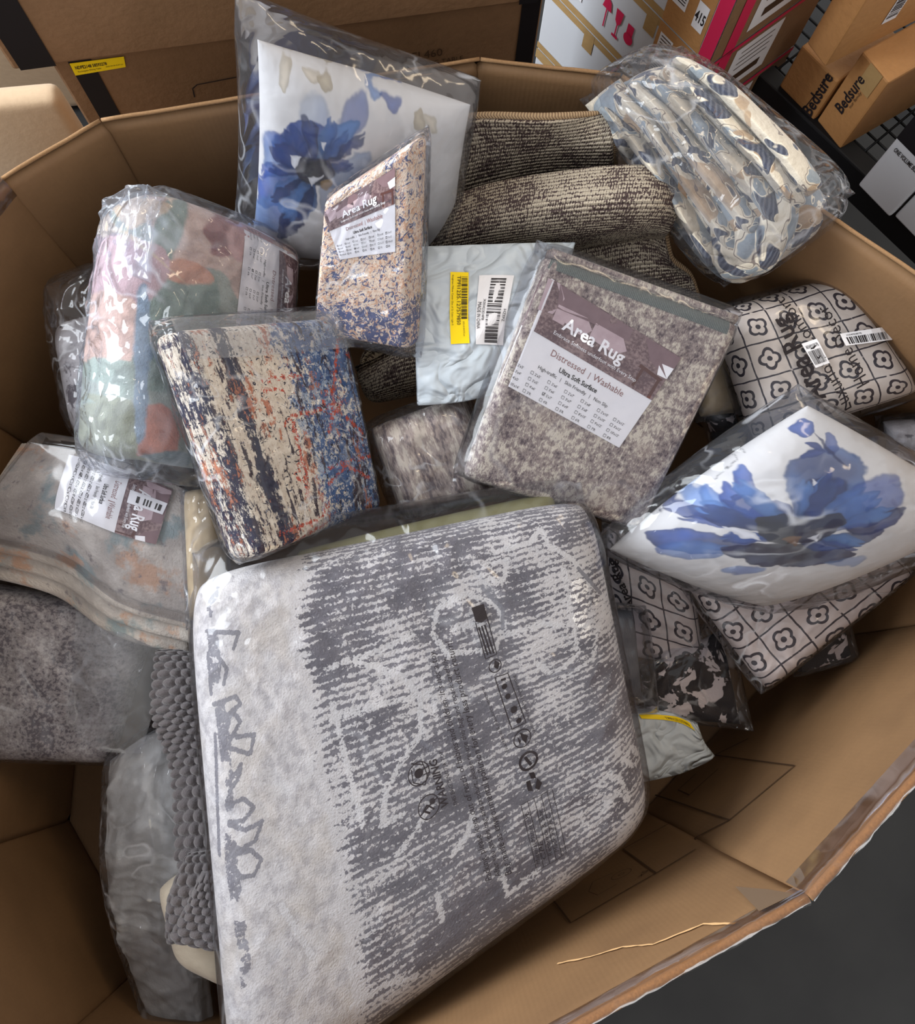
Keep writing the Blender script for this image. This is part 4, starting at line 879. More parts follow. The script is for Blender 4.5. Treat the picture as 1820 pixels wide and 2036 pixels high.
# ---- pink and teal floral rug
s = Surf([[(208, 402, .765), (322, 374, .845), (618, 486, .69)], [(148, 905, .66), (284, 920, .735), (575, 965, .53)]], .10, r=.03, p=2.3, wr=.004, wf=9, seed=12, ck=.03, bulge=.012)
asp_p = np.array([s.W, s.H])
blobs = [([(300, 360), (520, 400), (640, 500), (560, 640), (480, 600), (440, 540), (330, 520)], (206, 178, 164)), ([(330, 530), (420, 545), (440, 620), (420, 760), (270, 760), (270, 560)], (116, 138, 126)), ([(300, 470), (345, 380), (375, 400), (340, 520)], (128, 148, 136)),
 ([(340, 515), (400, 530), (425, 560), (370, 565), (330, 550)], (202, 142, 112)), ([(440, 420), (455, 412), (480, 420), (505, 415), (530, 440), (560, 450), (545, 480), (480, 470), (470, 480), (482, 500), (440, 505), (415, 480), (410, 460), (420, 435)], (150, 96, 92)), ([(425, 475), (450, 480), (445, 505), (415, 500)], (146, 92, 90)), ([(455, 460), (520, 440), (540, 500), (470, 520)], (198, 152, 146)),
 ([(262, 830), (300, 800), (340, 815), (350, 905), (262, 905)], (196, 122, 100)), ([(270, 910), (380, 900), (400, 960), (280, 960)], (104, 128, 134)), ([(180, 470), (330, 500), (300, 600), (170, 590)], (196, 160, 164)), ([(180, 590), (270, 600), (260, 720), (165, 715)], (208, 170, 152)), ([(160, 720), (270, 725), (262, 800), (150, 800)], (150, 168, 154)), ([(140, 795), (262, 800), (262, 920), (135, 915)], (136, 142, 112)), ([(272, 590), (300, 600), (290, 850), (268, 850)], (120, 146, 168)), ([(200, 380), (320, 370), (335, 420), (200, 470)], (214, 190, 160))]
bl2 = [(s.uv_of(smooth_poly(p_)), c_) for p_, c_ in blobs]
def paint_pink(U, Vv):
    x, y = U * asp_p[0], Vv * asp_p[1]; col = np.tile(np.array(lin((150, 160, 148))), (len(U), 1)); wx = (fbm(x * 50, y * 50, 3, 3) - .5) * .010; wy = (fbm(x * 50, y * 50, 7, 3) - .5) * .010
    for k, (p_, c_) in enumerate(bl2):
        m = sm(sdf(p_, U + wx / asp_p[0], Vv + wy / asp_p[1], asp_p), -.002, .002); g = fbm(x * 22, y * 22, 60 + k, 3)
        c = np.array(lin(c_)) * (.85 + .3 * g)[:, None]; col = col * (1 - m)[:, None] + c * m[:, None]
    return col
e = E_('packed_rug', 'plush pink and teal floral folded rug in a shiny knotted bag, left side', 'rug', s, 'labelled folded rugs')
s.build('folded_rug', M_pink, e, 170, 190, paint_pink)
rug_label(s, [(612, 500), (606, 770), (456, 730), (476, 426)], e, .40)
b = s.bag(.008, (.020, .014, .008, .028), .026, 31, rr=.015); b.build('plastic_bag', F_glare, e, 170, 190)
# gathered knot of the bag
kn_ = Surf([[(198, 395, .785), (262, 360, .835), (325, 378, .86)], [(190, 440, .78), (242, 458, .84), (300, 440, .86)], [(182, 500, .765), (236, 540, .81), (290, 560, .84)]], .016, r=.02, p=2, seed=77, wr=.012, wf=26); kn_.cr = .07
kn_.build('bag_knot', F_glare, e, 70, 70, back=False)

# ---- light grey mailer
s = Surf([[(818, 488, .775), (1000, 480, .775), (1152, 478, .755)], [(822, 650, .735), (960, 640, .745), (1110, 640, .72)], [(828, 812, .665), (940, 802, .675), (1075, 770, .65)]], .03, r=.05, p=2, wr=.006, wf=12, seed=15)
e = E_('poly_mailer', 'light grey poly mailer with a yellow sticker and barcode, upper middle', 'mailer', s, 'grey poly mailers')
s.cr = .012; s.build('envelope', M_mailer, e, 110, 110)
pr = Print(); p = Patch(s, [(932, 542), (934, 682), (897, 684), (896, 541)], .0015); pr.quad(p, 0, 0, 1, 1, M_yellow, 12); pr.bars(p, .06, .06, .62, .38, M_ink, 30, 2, off=.0008); pr.text(p, 'TPFI1235.127579850', .05, .62, .20, M_ink, bold=False, maxw=.82, off=.0008)
pr.text(p, 'Knighten Pillow Cover (Set of 2) Color: Light G', .04, .9, .09, M_ink, maxw=.92, off=.0008); pr.text(p, '2025-03-04 8:32 am', .64, .3, .08, M_ink, maxw=.34, off=.0008); pr.build('yellow_sticker', e, 'yellow warehouse sticker')
pr = Print(); p = Patch(s, [(1022, 548), (1000, 686), (946, 684), (953, 548)], .0015); pr.quad(p, 0, 0, 1, 1, M_white, 12); pr.bars(p, .04, .22, .98, .68, M_ink, 44, 7, off=.0008); pr.text(p, 'MADE IN CHINA', .34, .97, .11, M_ink, maxw=.4, off=.0008); pr.text(p, 'HZEPZ', .42, .14, .09, M_ink, maxw=.2, off=.0008); pr.text(p, 'X00423D4PB', .3, .82, .08, M_ink, maxw=.4, off=.0008); pr.build('barcode_label', e, 'white barcode label')

# ---- woven rug, unbagged, in two folds and a roll
wv = Surf([[(835, 275, .74), (930, 236, .80), (1090, 236, .82), (1222, 226, .80)], [(845, 330, .72), (960, 300, .75), (1090, 285, .77), (1222, 280, .79)], [(850, 420, .66), (960, 380, .68), (1080, 350, .70), (1222, 345, .71)]], .014, r=.007, front=False)
e = E_('woven_rug', 'unwrapped brown and cream woven rug folded over itself at the back', 'rug', wv)
wv.build('upper_fold', M_woven, e, 80, 60)
def rim_line(sf, uvs, n=60):
    q = spline(uvs, n); return sf.pos(q[:, 0], q[:, 1], 1, -.003)
def bind(sf, uvs, n=80, rad=.0055): tube('edge_binding', rim_line(sf, uvs, n), rad, M_bind, e, 8)
bind(wv, [(0, .0), (.3, .0), (.6, 0), (1, 0)]); bind(wv, [(1, 0), (1, .5), (1, 1)])
wl = Surf([[(840, 420, .70), (960, 375, .745), (1130, 345, .785), (1270, 335, .795), (1340, 348, .77)], [(845, 460, .69), (970, 425, .75), (1140, 400, .80), (1285, 392, .81), (1352, 398, .78)], [(835, 510, .66), (970, 475, .71), (1150, 450, .755), (1285, 440, .765), (1332, 450, .74)], [(830, 560, .58), (980, 520, .62), (1150, 490, .67), (1280, 470, .69), (1318, 470, .69)]], .016, r=.008, front=False, wr=.003, wf=7, seed=2)
wl.build('lower_fold', M_woven, e, 110, 80); bind(wl, [(1, 0), (1, .25), (1, .5), (1, .75), (1, 1)], 90); bind(wl, [(0, 0), (.3, 0), (.6, 0), (.85, 0), (1, 0)], 90)
wf_ = Surf([[(860, 520, .60), (1080, 470, .66), (1250, 445, .70), (1322, 455, .71)], [(860, 580, .57), (1100, 540, .63), (1270, 505, .68), (1335, 515, .675)], [(860, 640, .54), (1120, 590, .60), (1290, 560, .65), (1372, 548, .645)], [(880, 720, .48), (1150, 650, .54), (1320, 608, .61), (1390, 598, .61)]], .016, r=.008, front=False)
wf_.build('bottom_fold', M_woven, e, 90, 60); bind(wf_, [(1, 0), (1, .33), (1, .66), (1, 1)], 80); bind(wf_, [(1, 1), (.85, 1), (.6, 1)], 60)
wr_ = Surf([[(690, 740, .52), (800, 685, .56), (900, 660, .54)], [(715, 790, .50), (800, 760, .53), (900, 740, .50)], [(735, 822, .42), (810, 815, .43), (900, 790, .42)]], .10, r=.05, p=2, front=True)
wr_.build('under_roll', M_woven, e, 50, 50)
pr = empty('kraft_scrap', 'torn scrap of brown kraft card sticking out beside the woven rug', 'scrap', tuple(at(1350, 400, .70)))
Surf([[(1352, 348, .80), (1382, 370, .795)], [(1340, 430, .775), (1366, 422, .77)]], .003, r=.002, ck=.1).build('card', M_kraft, pr, 10, 10)

# ---- bagged quilt, upper right
qc = [(1150, 175, .84), (1340, 48, .91), (1690, 412, .88), (1445, 606, .73)]
s = Surf([[qc[0], qc[1]], [qc[3], qc[2]]], .19, r=.08, p=2.0, ck=.12, q=2, seed=4, bulge=.01)
e = E_('bagged_quilt', 'blue and cream floral quilt folded in a clear crinkled bag, upper right', 'quilt', s)
core = Surf([[qc[0], qc[1]], [qc[3], qc[2]]], .16, r=.075, p=2.0, ck=.16, q=2, wr=.006, wf=9, seed=5); core.C = core.C - np.array([0, 0, .03]); core.build('quilt_body', M_quilt, e, 70, 70)
def qp(a, b_, dz=0.):
    P = s.base(np.array(a), np.array(b_)); P = P.copy(); P[2] += dz; return P
nf = 6
for k in range(nf):                         # plump folds running down the bag
    a0 = .02 + k * .96 / nf; a1 = a0 + .98 / nf; lift = .012 * math.sin((k + .5) / nf * math.pi)
    rs2 = np.random.RandomState(k); top = .04 + .05 * rs2.rand(); bot = .80 + .06 * rs2.rand() + .08 * math.sin((k + .5) / nf * math.pi)
    rows = [[qp(a0 + .02 * math.sin(t * 5 + k), t, lift - .03 * (2 * t - 1) ** 4), qp(a1 + .02 * math.sin(t * 4 + k + 1), t, lift - .03 * (2 * t - 1) ** 4)] for t in np.linspace(top, bot, 5)]
    Surf(rows, .075, r=.034, p=2, wr=.006, wf=14, seed=k * 3, ck=.06, bulge=.012).build('quilt_fold', M_quilt, e, 26, 90)
Surf([[qp(.06, .76, .0), qp(.5, .84, .005), qp(.95, .78, .0)], [qp(.16, .93, -.05), qp(.5, 1.02, -.05), qp(.88, .95, -.05)]], .08, r=.04, p=2, wr=.006, wf=10, seed=44, ck=.08).build('quilt_fold', M_quilt, e, 70, 30)
Surf([[qp(.02, .02, -.03), qp(.4, .0, -.02)], [qp(.0, .3, -.03), qp(.22, .28, .0)]], .07, r=.035, p=2, wr=.01, wf=16, seed=47).build('quilt_fold', M_quilt, e, 50, 50)
b = s.bag(.020, (.030, .020, .012, .012), .030, 35, rr=.02); b.build('plastic_bag', F_shiny, e, 170, 170)

# ---- clover print rugs
def clover_text(surf, parent, lines):
    p = Patch(surf, full, .0035, True); pr = Print()
    for t, a, b_, ht, bold in lines: tx_on(pr, p, surf, t, a, b_, ht, M_ink, bold)
    return pr, p
s = Surf([[(1432, 612, .675), (1695, 538, .70)], [(1520, 880, .62), (1860, 778, .64)]], .085, r=.045, p=2.1, ck=.03, wr=.004, wf=8, seed=18, bulge=.012)
e = E_('packed_rug', 'cream rug printed with black clovers and large lettering, far right', 'rug', s, 'black clover print rugs')
s.build('folded_rug', M_clover, e, 80, 80)
b = s.bag(.005, (.012, .010, .012, .012), .008, 41); b.build('plastic_bag', F_flat, e, 110, 110)
pr, p = clover_text(b, e, [('Area Rug', (1640, 790), (1560, 625), .030, True), ('Luxurious Comfort', (1692, 812), (1555, 590), .019, False), ('Home Decor', (1728, 762), (1640, 605), .024, False)]); pr.build('bag_lettering', e)
for quad, sd_ in (([(1592, 684), (1622, 674), (1648, 722), (1620, 732)], 3), ([(1668, 664), (1760, 650), (1772, 676), (1680, 688)], 5)):
    pr = Print(); p = Patch(b, quad, .004); pr.quad(p, 0, 0, 1, 1, M_white, 5); pr.bars(p, .08, .35, .92, .9, M_ink, 24, sd_); pr.text(p, 'X004MX8KPB', .1, .26, .14, M_ink, maxw=.8); pr.build('barcode_label', e)
s = Surf([[(1352, 1140, .50), (1610, 960, .54)], [(1532, 1380, .44), (1835, 1140, .50)]], .05, r=.022, p=2.2, ck=.02, wr=.003, wf=8, seed=19)
e = E_('packed_rug', 'cream clover print rug with a pointed corner, under the blue flower cushion', 'rug', s, 'black clover print rugs')
s.build('folded_rug', M_clover2, e, 70, 70); b = s.bag(.005, (.012, .01, .04, .006), .012, 43); b.build('plastic_bag', F_clear, e, 110, 110)
s = Surf([[(1205, 1050, .46), (1375, 1150, .45)], [(1225, 1310, .36), (1412, 1340, .35)]], .06, r=.03, p=2.2, ck=.03, wr=.004, wf=8, seed=20)
e = E_('packed_rug', 'cream clover print rug half hidden beside the big grey bag', 'rug', s, 'black clover print rugs')
s.build('folded_rug', M_clover2, e, 60, 60); b = s.bag(.006, (.012, .01, .02, .03), .014, 45); b.build('plastic_bag', F_soft, e, 100, 100)
pr, p = clover_text(b, e, [('Area Rug', (1262, 1205), (1222, 1110), .026, True)]); pr.build('bag_lettering', e)
# ---- smaller things on the right
s = Surf([[(1180, 1220, .50), (1275, 1225, .47)], [(1190, 1400, .42), (1290, 1400, .40)]], .06, r=.035, p=2, wr=.006, wf=20, seed=23)
e = E_('fringed_throw', 'small grey fringed throw in a cloudy bag, beside the big grey bag', 'throw', s); s.build('throw', M_fur, e, 40, 40); b = s.bag(.008, (.01, .012, .03, .03), .016, 47); b.build('plastic_bag', F_soft, e, 80, 80)
s = Surf([[(1280, 1340, .37), (1440, 1255, .38)], [(1285, 1430, .33), (1478, 1445, .34)]], .03, r=.015, p=2.2, wr=.003, seed=24)
e = E_('packed_rug', 'black and white hide print rug in a clear bag, low on the right', 'rug', s, 'hide print rugs'); s.build('folded_rug', M_cow, e, 50, 50); b = s.bag(.005, (.01, .02, .02, .008), .014, 49); b.build('plastic_bag', F_clear, e, 90, 90)
s = Surf([[(1590, 1280, .40), (1680, 1220, .40)], [(1595, 1345, .36), (1700, 1310, .37)]], .03, r=.015, p=2.2, wr=.003, seed=25)
e = E_('packed_rug', 'black and white hide print rug peeping out against the right wall', 'rug', s, 'hide print rugs'); s.build('folded_rug', M_cow, e, 40, 40); b = s.bag(.005, (.01, .01, .015, .01), .012, 51); b.build('plastic_bag', F_soft, e, 70, 70)
s = Surf([[(1240, 1418, .37), (1340, 1420, .35), (1392, 1448, .34)], [(1240, 1500, .34), (1350, 1490, .33), (1412, 1490, .32)], [(1250, 1570, .31), (1360, 1545, .31), (1432, 1512, .30)]], .03, r=.03, p=2, wr=.006, wf=14, seed=26)
s.cr = .012; e = E_('poly_mailer', 'light grey poly mailer with a yellow strip, lowest on the right', 'mailer', s, 'grey poly mailers'); s.build('envelope', M_mailer, e, 70, 70)
pr = Print(); p = Patch(s, [(1270, 1420), (1372, 1436), (1382, 1452), (1275, 1428)], .002); pr.quad(p, 0, 0, 1, 1, M_yellow, 8); pr.text(p, 'TPFI1235.12757989056', .3, .8, .45, M_ink, maxw=.6, off=.0008); pr.build('yellow_sticker', e)
s = Surf([[(1400, 700, .60), (1490, 690, .58)], [(1405, 830, .56), (1480, 825, .55)]], .04, r=.02, wr=.006, wf=16, seed=28); e = E_('packed_rug', 'pale beige rug in plastic squeezed between the labelled taupe rug and the clover rug', 'rug', s); s.build('folded_rug', M_gold, e, 30, 30); b = s.bag(.006, (.01, .01, .01, .01), .014, 53); b.build('plastic_bag', F_soft, e, 70, 70)
s = Surf([[(1420, 830, .56), (1500, 810, .55)], [(1430, 900, .50), (1500, 890, .50)]], .05, r=.02, seed=29); e = E_('packed_rug', 'dark hide print rug in the gap behind the blue flower cushion', 'rug', s, 'hide print rugs'); s.build('folded_rug', M_cow, e, 30, 30); b = s.bag(.006, (.01, .01, .01, .01), .014, 55); b.build('plastic_bag', F_soft, e, 50, 50)
s = Surf([[(1760, 850, .56), (1840, 850, .58)], [(1775, 940, .52), (1850, 950, .53)]], .06, r=.03, wr=.006, wf=16, seed=30); e = E_('packed_rug', 'grey mottled rug in a bag at the right edge beside the cushion', 'rug', s); s.build('folded_rug', M_greyrose, e, 30, 30); b = s.bag(.008, (.012, .012, .02, .01), .02, 57); b.build('plastic_bag', F_clear, e, 70, 70)

# ---- rug under the labelled one
s = Surf([[(734, 858, .645), (935, 790, .655)], [(808, 1050, .58), (1010, 990, .58)]], .10, r=.04, p=2.1, wr=.006, wf=10, seed=33, ck=.04)
e = E_('packed_rug', 'taupe streaked rolled-up rug in plastic below the grey mailer', 'rug', s); s.build('folded_rug', M_brown2, e, 60, 60); b = s.bag(.007, (.015, .014, .01, .01), .020, 59); b.build('plastic_bag', F_clear, e, 100, 100)

# ---- left side: plush grey rug in layers
def layered(rows, T, n, dn_, m, e, seed):
    for k in range(n):
        rr_ = [[(x + dn_[0] * k, y + dn_[1] * k * (j / (len(rows) - 1)) ** 1.5, z - T * 1.0 * k) for (x, y, z) in row] for j, row in enumerate(rows)]
        Surf(rr_, T, r=T * .55, p=2, wr=.003, wf=8, seed=seed + k).build('rug_layer', m, e, 60, 60)
rows = [[(60, 880, .60), (200, 905, .61), (385, 985, .60)], [(-30, 985, .58), (160, 1035, .60), (385, 1090, .59)], [(-60, 1068, .55), (130, 1118, .565), (250, 1192, .56), (385, 1232, .56)][0:3]]
rows = [[(60, 880, .60), (170, 898, .61), (280, 930, .61), (395, 985, .60)], [(-20, 985, .58), (110, 1015, .60), (250, 1065, .60), (395, 1095, .59)], [(-60, 1062, .55), (120, 1108, .57), (240, 1188, .56), (395, 1232, .555)]]
ls = Surf(rows, .02, r=.01); e = E_('packed_rug', 'thick grey, teal and peach plush rug in wavy layers with a label, left edge', 'rug', ls, 'labelled folded rugs')
layered(rows, .021, 4, (-6, 26), M_multi, e, 70)
rug_label(ls, [(345, 975), (312, 1082), (112, 1012), (140, 905)], e, .40, off=.004)
pr = Print(); p = Patch(ls, [(335, 1002), (325, 1024), (255, 1000), (262, 975)], .006); pr.quad(p, 0, 0, 1, 1, M_white, 4); pr.bars(p, .3, .1, .8, .9, M_ink, 6, 3, True); pr.build('barcode_label', e)
b = ls.bag(.010, (.0, .02, .0, .012), .012, 61); b.build('plastic_bag', F_flat, e, 110, 90)
# gold-glinting roll beside it
s = Surf([[(350, 975, .635), (425, 965, .645)], [(368, 1240, .60), (450, 1210, .60)]], .06, r=.032, p=2, wr=.003, seed=34); e = E_('rolled_rug', 'narrow tan rug roll in glinting plastic between the plush rug and the navy rug', 'rug', s); s.build('roll', M_gold, e, 30, 50); b = s.bag(.005, (.006, .01, .006, .01), .016, 63); b.build('plastic_bag', F_shiny, e, 60, 120)
# grey flecked rug below
s = Surf([[(-80, 1160, .47), (300, 1215, .48)], [(-80, 1520, .40), (205, 1530, .40)]], .08, r=.035, p=2.2, wr=.004, wf=7, seed=36, bulge=.01)
e = E_('packed_rug', 'grey flecked folded rug in a cloudy bag, lower left edge', 'rug', s); s.build('folded_rug', M_grey, e, 70, 70); b = s.bag(.012, (.02, .02, .06, .006), .018, 65); b.build('plastic_bag', F_soft, e, 110, 110)
Surf([[(150, 1215, .49), (240, 1235, .50), (330, 1255, .49)], [(145, 1330, .475), (225, 1360, .49), (310, 1390, .475)], [(130, 1440, .45), (190, 1490, .455), (280, 1500, .44)]], .002, r=.002, wr=.004).build('bag_flap', F_milky, e, 30, 30, back=False)
# white and grey floral rug, far left
s = Surf([[(70, 640, .66), (240, 600, .70)], [(120, 880, .60), (260, 880, .62)]], .10, r=.05, p=2, wr=.006, wf=8, seed=38, ck=.06)
e = E_('packed_rug', 'white and grey floral rug in a bag behind the pink rug, far left', 'rug', s); s.build('folded_rug', M_greyrose, e, 50, 60); b = s.bag(.008, (.012, .075, .01, .01), .018, 67); b.build('plastic_bag', F_clear, e, 80, 110)
# grey cushion cover in a loose bag, bottom left
s = Surf([[(205, 1520, .42), (285, 1465, .44), (360, 1440, .44)], [(200, 1720, .38), (300, 1700, .40), (400, 1700, .40)], [(225, 1860, .34), (320, 1850, .35), (400, 1850, .34)], [(290, 2060, .28), (360, 2070, .29), (430, 2060, .27)]], .05, r=.035, p=2, wr=.008, wf=12, seed=40)
e = E_('cushion_cover', 'pale grey cushion cover in a loose wrinkled bag, bottom left', 'cushion cover', s); s.cr = .05; s.build('cover', M_greybag, e, 90, 130); s.cr = 0; b = s.bag(.010, (.012, .012, .01, .012), .03, 69); b.build('plastic_bag', F_shiny, e, 110, 160)
# cream fleece bundle and chenille mat
s = Surf([[(300, 1800, .44), (420, 1700, .46)], [(330, 1930, .40), (470, 2010, .40)]], .09, r=.045, p=2, wr=.003, seed=41, ck=.05)
e = E_('fleece_blanket', 'smooth cream fleece bundle tucked under the charcoal mat, bottom left', 'blanket', s); s.build('blanket', M_cream, e, 40, 40)
def knobs(cx, cy, amp):
    def f(x, y, U, Vv):
        gx = x / cx; row = np.floor(y / cy); gx = gx + .5 * (row % 2); fx = (gx % 1) - .5; fy = (y / cy % 1) - .5; return amp * np.clip(1 - (fx ** 2 + fy ** 2) * 4.2, 0, 1) ** .5 - amp * .5
    return f
ch1 = Surf([[(305, 1292, .52), (350, 1290, .53), (400, 1300, .53)], [(295, 1420, .51), (345, 1410, .53), (400, 1400, .53)], [(335, 1540, .49), (375, 1530, .51), (430, 1530, .51)], [(345, 1740, .47), (385, 1740, .49), (430, 1740, .49)]], .035, r=.018, p=2)
ch1.disp = knobs(.017, .013, .010)
e = E_('chenille_mat', 'charcoal knobbly chenille bath mat squeezed along the left of the big grey bag', 'mat', ch1); ch1.build('mat_body', M_chen, e, 70, 180)
ch2 = Surf([[(365, 1695, .50), (430, 1690, .51)], [(324, 1790, .50), (440, 1800, .51)], [(318, 1890, .48), (430, 1880, .50)]], .04, r=.02, p=2); ch2.disp = knobs(.016, .013, .010); ch2.build('turned_corner', M_chen, e, 60, 80)
ch3 = Surf([[(395, 1745, .53), (440, 1740, .53)], [(322, 1880, .50), (440, 1905, .51)]], .035, r=.018, p=2); ch3.disp = knobs(.015, .012, .010); ch3.build('turned_corner', M_chen, e, 60, 70)

# ---- the big grey bag in front
s = Surf([[(345, 1150, .69), (1185, 990, .735)], [(452, 2300, .56), (1326, 1658, .60)]], .13, r=.075, p=2.1, ck=.05, wr=.006, wf=5, seed=50, bulge=.022, q=4)
asp_b = np.array([s.W, s.H])
lt = [[(690, 1310), (745, 1325), (800, 1345), (835, 1385), (838, 1460)], [(650, 1330), (760, 1290), (820, 1262)], [(660, 1430), (740, 1405), (850, 1380)], [(838, 1460), (800, 1510), (770, 1570)], [(660, 1400), (680, 1480), (700, 1560), (720, 1640)], [(770, 1560), (760, 1640), (800, 1620)],
 [(985, 1098), (1055, 1078), (1075, 1050), (1090, 1082), (1140, 1112), (1165, 1150), (1205, 1190)], [(960, 1125), (1010, 1110), (1000, 1160), (975, 1150)], [(1120, 1130), (1150, 1300), (1100, 1345), (1070, 1320)], [(1205, 1190), (1190, 1250), (1180, 1310), (1120, 1345)], [(860, 1260), (870, 1210), (930, 1180), (985, 1200), (1005, 1240), (985, 1290), (890, 1300), (860, 1260)], [(900, 1250), (960, 1240)], [(1000, 1265), (1080, 1240), (1170, 1245)],
 [(1240, 1510), (1255, 1485), (1272, 1500), (1258, 1522), (1240, 1510)], [(1200, 1610), (1230, 1575), (1250, 1590)], [(1190, 1560), (1210, 1540), (1235, 1550), (1245, 1580), (1265, 1560)], [(1240, 1625), (1270, 1600), (1282, 1570)], [(860, 1600), (820, 1660), (790, 1700)], [(870, 1780), (880, 1830)], [(900, 1700), (930, 1660), (940, 1620)], [(1000, 1740), (1010, 1780), (1070, 1730)], [(700, 2000), (760, 1960), (830, 1940)], [(560, 1800), (620, 1900)]]
dk = [[(410, 1255), (475, 1258), (465, 1290)], [(430, 1300), (452, 1330), (445, 1360)], [(425, 1400), (470, 1385), (478, 1400), (445, 1430), (430, 1410)], [(450, 1455), (462, 1412), (478, 1435), (442, 1500), (448, 1455)], [(470, 1465), (506, 1460), (498, 1500), (455, 1485)], [(452, 1560), (480, 1520), (474, 1548), (456, 1575)], [(450, 1600), (485, 1588), (505, 1605), (485, 1632), (455, 1635)], [(455, 1640), (490, 1650), (522, 1632), (508, 1672), (478, 1690), (460, 1680)], [(465, 1700), (500, 1690), (520, 1710), (505, 1740), (480, 1745), (462, 1720)], [(414, 1300), (420, 1380)], [(428, 1460), (436, 1700)],
 [(838, 1475), (860, 1490)], [(960, 1170), (1000, 1210), (1000, 1250)], [(1150, 1130), (1195, 1180)], [(1080, 1350), (1140, 1330)], [(1265, 1590), (1285, 1560)]]
ltu = [s.uv_of(x) for x in lt]; dku = [s.uv_of(x) for x in dk]; bx = s.uv_of([(610, 1200)])[0][0]
def paint_big(U, Vv):
    x, y = U * asp_b[0], Vv * asp_b[1]; R = sm(np.min([segd(p_, U, Vv, asp_b) for p_ in ltu], 0), .011, .001) * .66; G = sm(np.min([segd(p_, U, Vv, asp_b) for p_ in dku], 0), .006, .001) * .75
    wx = (fbm(x * 9, y * 9, 5) - .5) * .06; B = sm(U + wx, bx + .03, bx - .05) * .95
    pt = sm(fbm(x * 6, y * 6, 9), .52, .72) * .35
    G2 = sm(np.abs(U - .075 - .4 * wx), .022, .012) * sm(fbm(x * 30, y * 50, 4), .42, .5) * .6
    return np.stack([R, np.maximum(G, G2), np.maximum(B, pt)], 1)
e = E_('packed_rug', 'big grey and white distressed rug in a printed warning bag, front of the heap', 'rug', s)
s.build('folded_rug', M_big, e, 260, 280, paint_big)
Surf([[(590, 1092, .65), (830, 1036, .66), (1108, 978, .67)], [(570, 1160, .645), (830, 1110, .65), (1115, 1050, .655)]], .05, r=.028, p=2, front=True).build('olive_lining', M_olive, e, 60, 20)
b = s.bag(.007, (.009, .045, .010, .01), .018, 71, rr=.01); b.build('plastic_bag', F_flat, e, 200, 200)
pb = Patch(b, full, .0012, True); pr = Print()
def T(t, a, b_, ht, bold=False): tx_on(pr, pb, b, t, a, b_, ht, M_ink, bold)
def TL(t, a, b_, ht, bold=False):
    global pr
    pr = Print(); T(t, a, b_, ht, bold); pr.build('bag_lettering', e)
TL('WARNING', (893, 1601), (868, 1508), .017, True); TL('THIS BAG IS NOT A TOY', (911, 1600), (880, 1492), .009)
TL('Packing, please keep out of reach of babies and children. It\'s not a toy.', (979, 1748), (864, 1292), .011); TL('After you get this bag and product, please re-use this bag and repack carefully.', (996, 1740), (888, 1306), .011); TL('Bag made as environmental pollution for every less product return!', (1018, 1736), (898, 1274), .011)
TL('Separate the elements before sorting', (1066, 1460), (1024, 1342), .008); TL('Nos textiles & chaussures, vetements', (1012, 1492), (962, 1365), .008)
def ringp(cx, cy, r0, wd=.0014):
    q = b.uv_of([(cx, cy)])[0]; t = np.linspace(0, 2 * math.pi, 30); pr.stroke(pb, np.stack([q[0] + r0 / pb.W * np.cos(t), q[1] + r0 / pb.H * np.sin(t)], 1), wd, M_ink); return q
def st_(pts, wd=.0014): pr.stroke(pb, b.uv_of(pts), wd, M_ink)
def fill(pts): pr.poly(pb, b.uv_of(pts), M_ink)
def circ(cx, cy, r0): q = b.uv_of([(cx, cy)])[0]; pr.ell(pb, q[0], q[1], r0 / pb.W, r0 / pb.H, M_ink, n=16)
pr = Print(); ringp(833, 1538, .0145); circ(833, 1537, .0062); st_([(818, 1518), (842, 1520), (850, 1540), (846, 1560), (822, 1556), (818, 1530)]); st_([(840, 1530), (854, 1522)]); st_([(842, 1540), (856, 1534)]); st_([(842, 1520), (838, 1512)]); pr.build('warning_symbol', e)
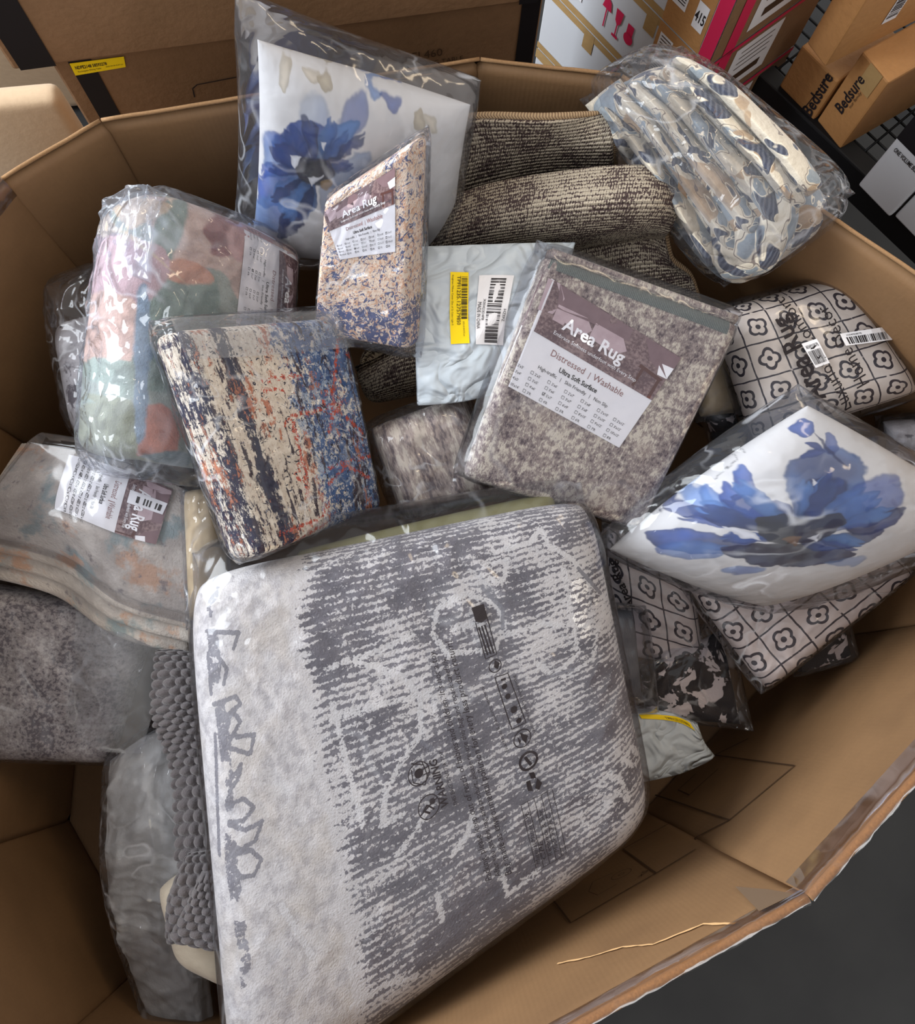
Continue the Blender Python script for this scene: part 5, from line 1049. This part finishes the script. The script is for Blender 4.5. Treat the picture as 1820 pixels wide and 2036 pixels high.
pr = Print(); ringp(853, 1603, .0145); st_([(836, 1622), (870, 1584)], .002); circ(860, 1592, .004); st_([(850, 1600), (842, 1612), (856, 1616)], .003); st_([(850, 1600), (864, 1608)], .002); pr.build('warning_symbol', e)
pr = Print(); fill([(938, 1208), (962, 1200), (970, 1228), (958, 1238), (946, 1236)]); st_([(946, 1238), (966, 1310), (988, 1300), (968, 1224)]); [st_([(952 + k * 6, 1246 - k * 2), (970 + k * 6, 1302 - k * 2)], .0022) for k in range(3)]; pr.build('sorting_symbol', e)
pr = Print(); ringp(985, 1324, .0085); fill([(984, 1312), (994, 1318), (990, 1330), (982, 1326)]); pr.build('sorting_symbol', e)
pr = Print(); st_([(984, 1346), (1010, 1338), (1046, 1436), (1018, 1450), (984, 1346)]); circ(1003, 1364, .004); circ(1010, 1384, .004); circ(1022, 1410, .005); circ(1032, 1432, .004); st_([(996, 1352), (1006, 1349)], .003); pr.build('sorting_symbol', e)
pr = Print(); ringp(1039, 1468, .012); fill([(1034, 1456), (1050, 1462), (1046, 1478), (1038, 1470)]); fill([(1028, 1464), (1036, 1472), (1034, 1482)]); pr.build('sorting_symbol', e)
pr = Print(); ringp(1051, 1512, .012, .0035); st_([(1044, 1505), (1056, 1520)], .004); pr.build('recycling_symbol', e)
pr = Print(); fill([(1052, 1536), (1062, 1534), (1066, 1546), (1056, 1548)]); fill([(1068, 1546), (1078, 1556), (1072, 1570), (1064, 1566)]); fill([(1046, 1554), (1054, 1550), (1060, 1572), (1050, 1572)]); pr.build('recycling_symbol', e)
pr = Print(); [st_(pts, .0008) for pts in ([(1036, 1600), (1098, 1568), (1126, 1695), (1068, 1732), (1036, 1600)], [(1049, 1593), (1081, 1724)], [(1062, 1587), (1093, 1716)], [(1076, 1580), (1106, 1708)], [(1088, 1574), (1117, 1701)])]
for k, (t, L) in enumerate((('Material/Matiere: PE', .8), ('CPE', .3), ('Resource & Size', .7), ('Made in P.R.C.', .6))):
    T(t, (1075 + k * 12, 1716 - k * 8), (1075 + k * 12 - 30 * L, 1716 - k * 8 - 128 * L), .006)
pr.build('bag_table_print', e)
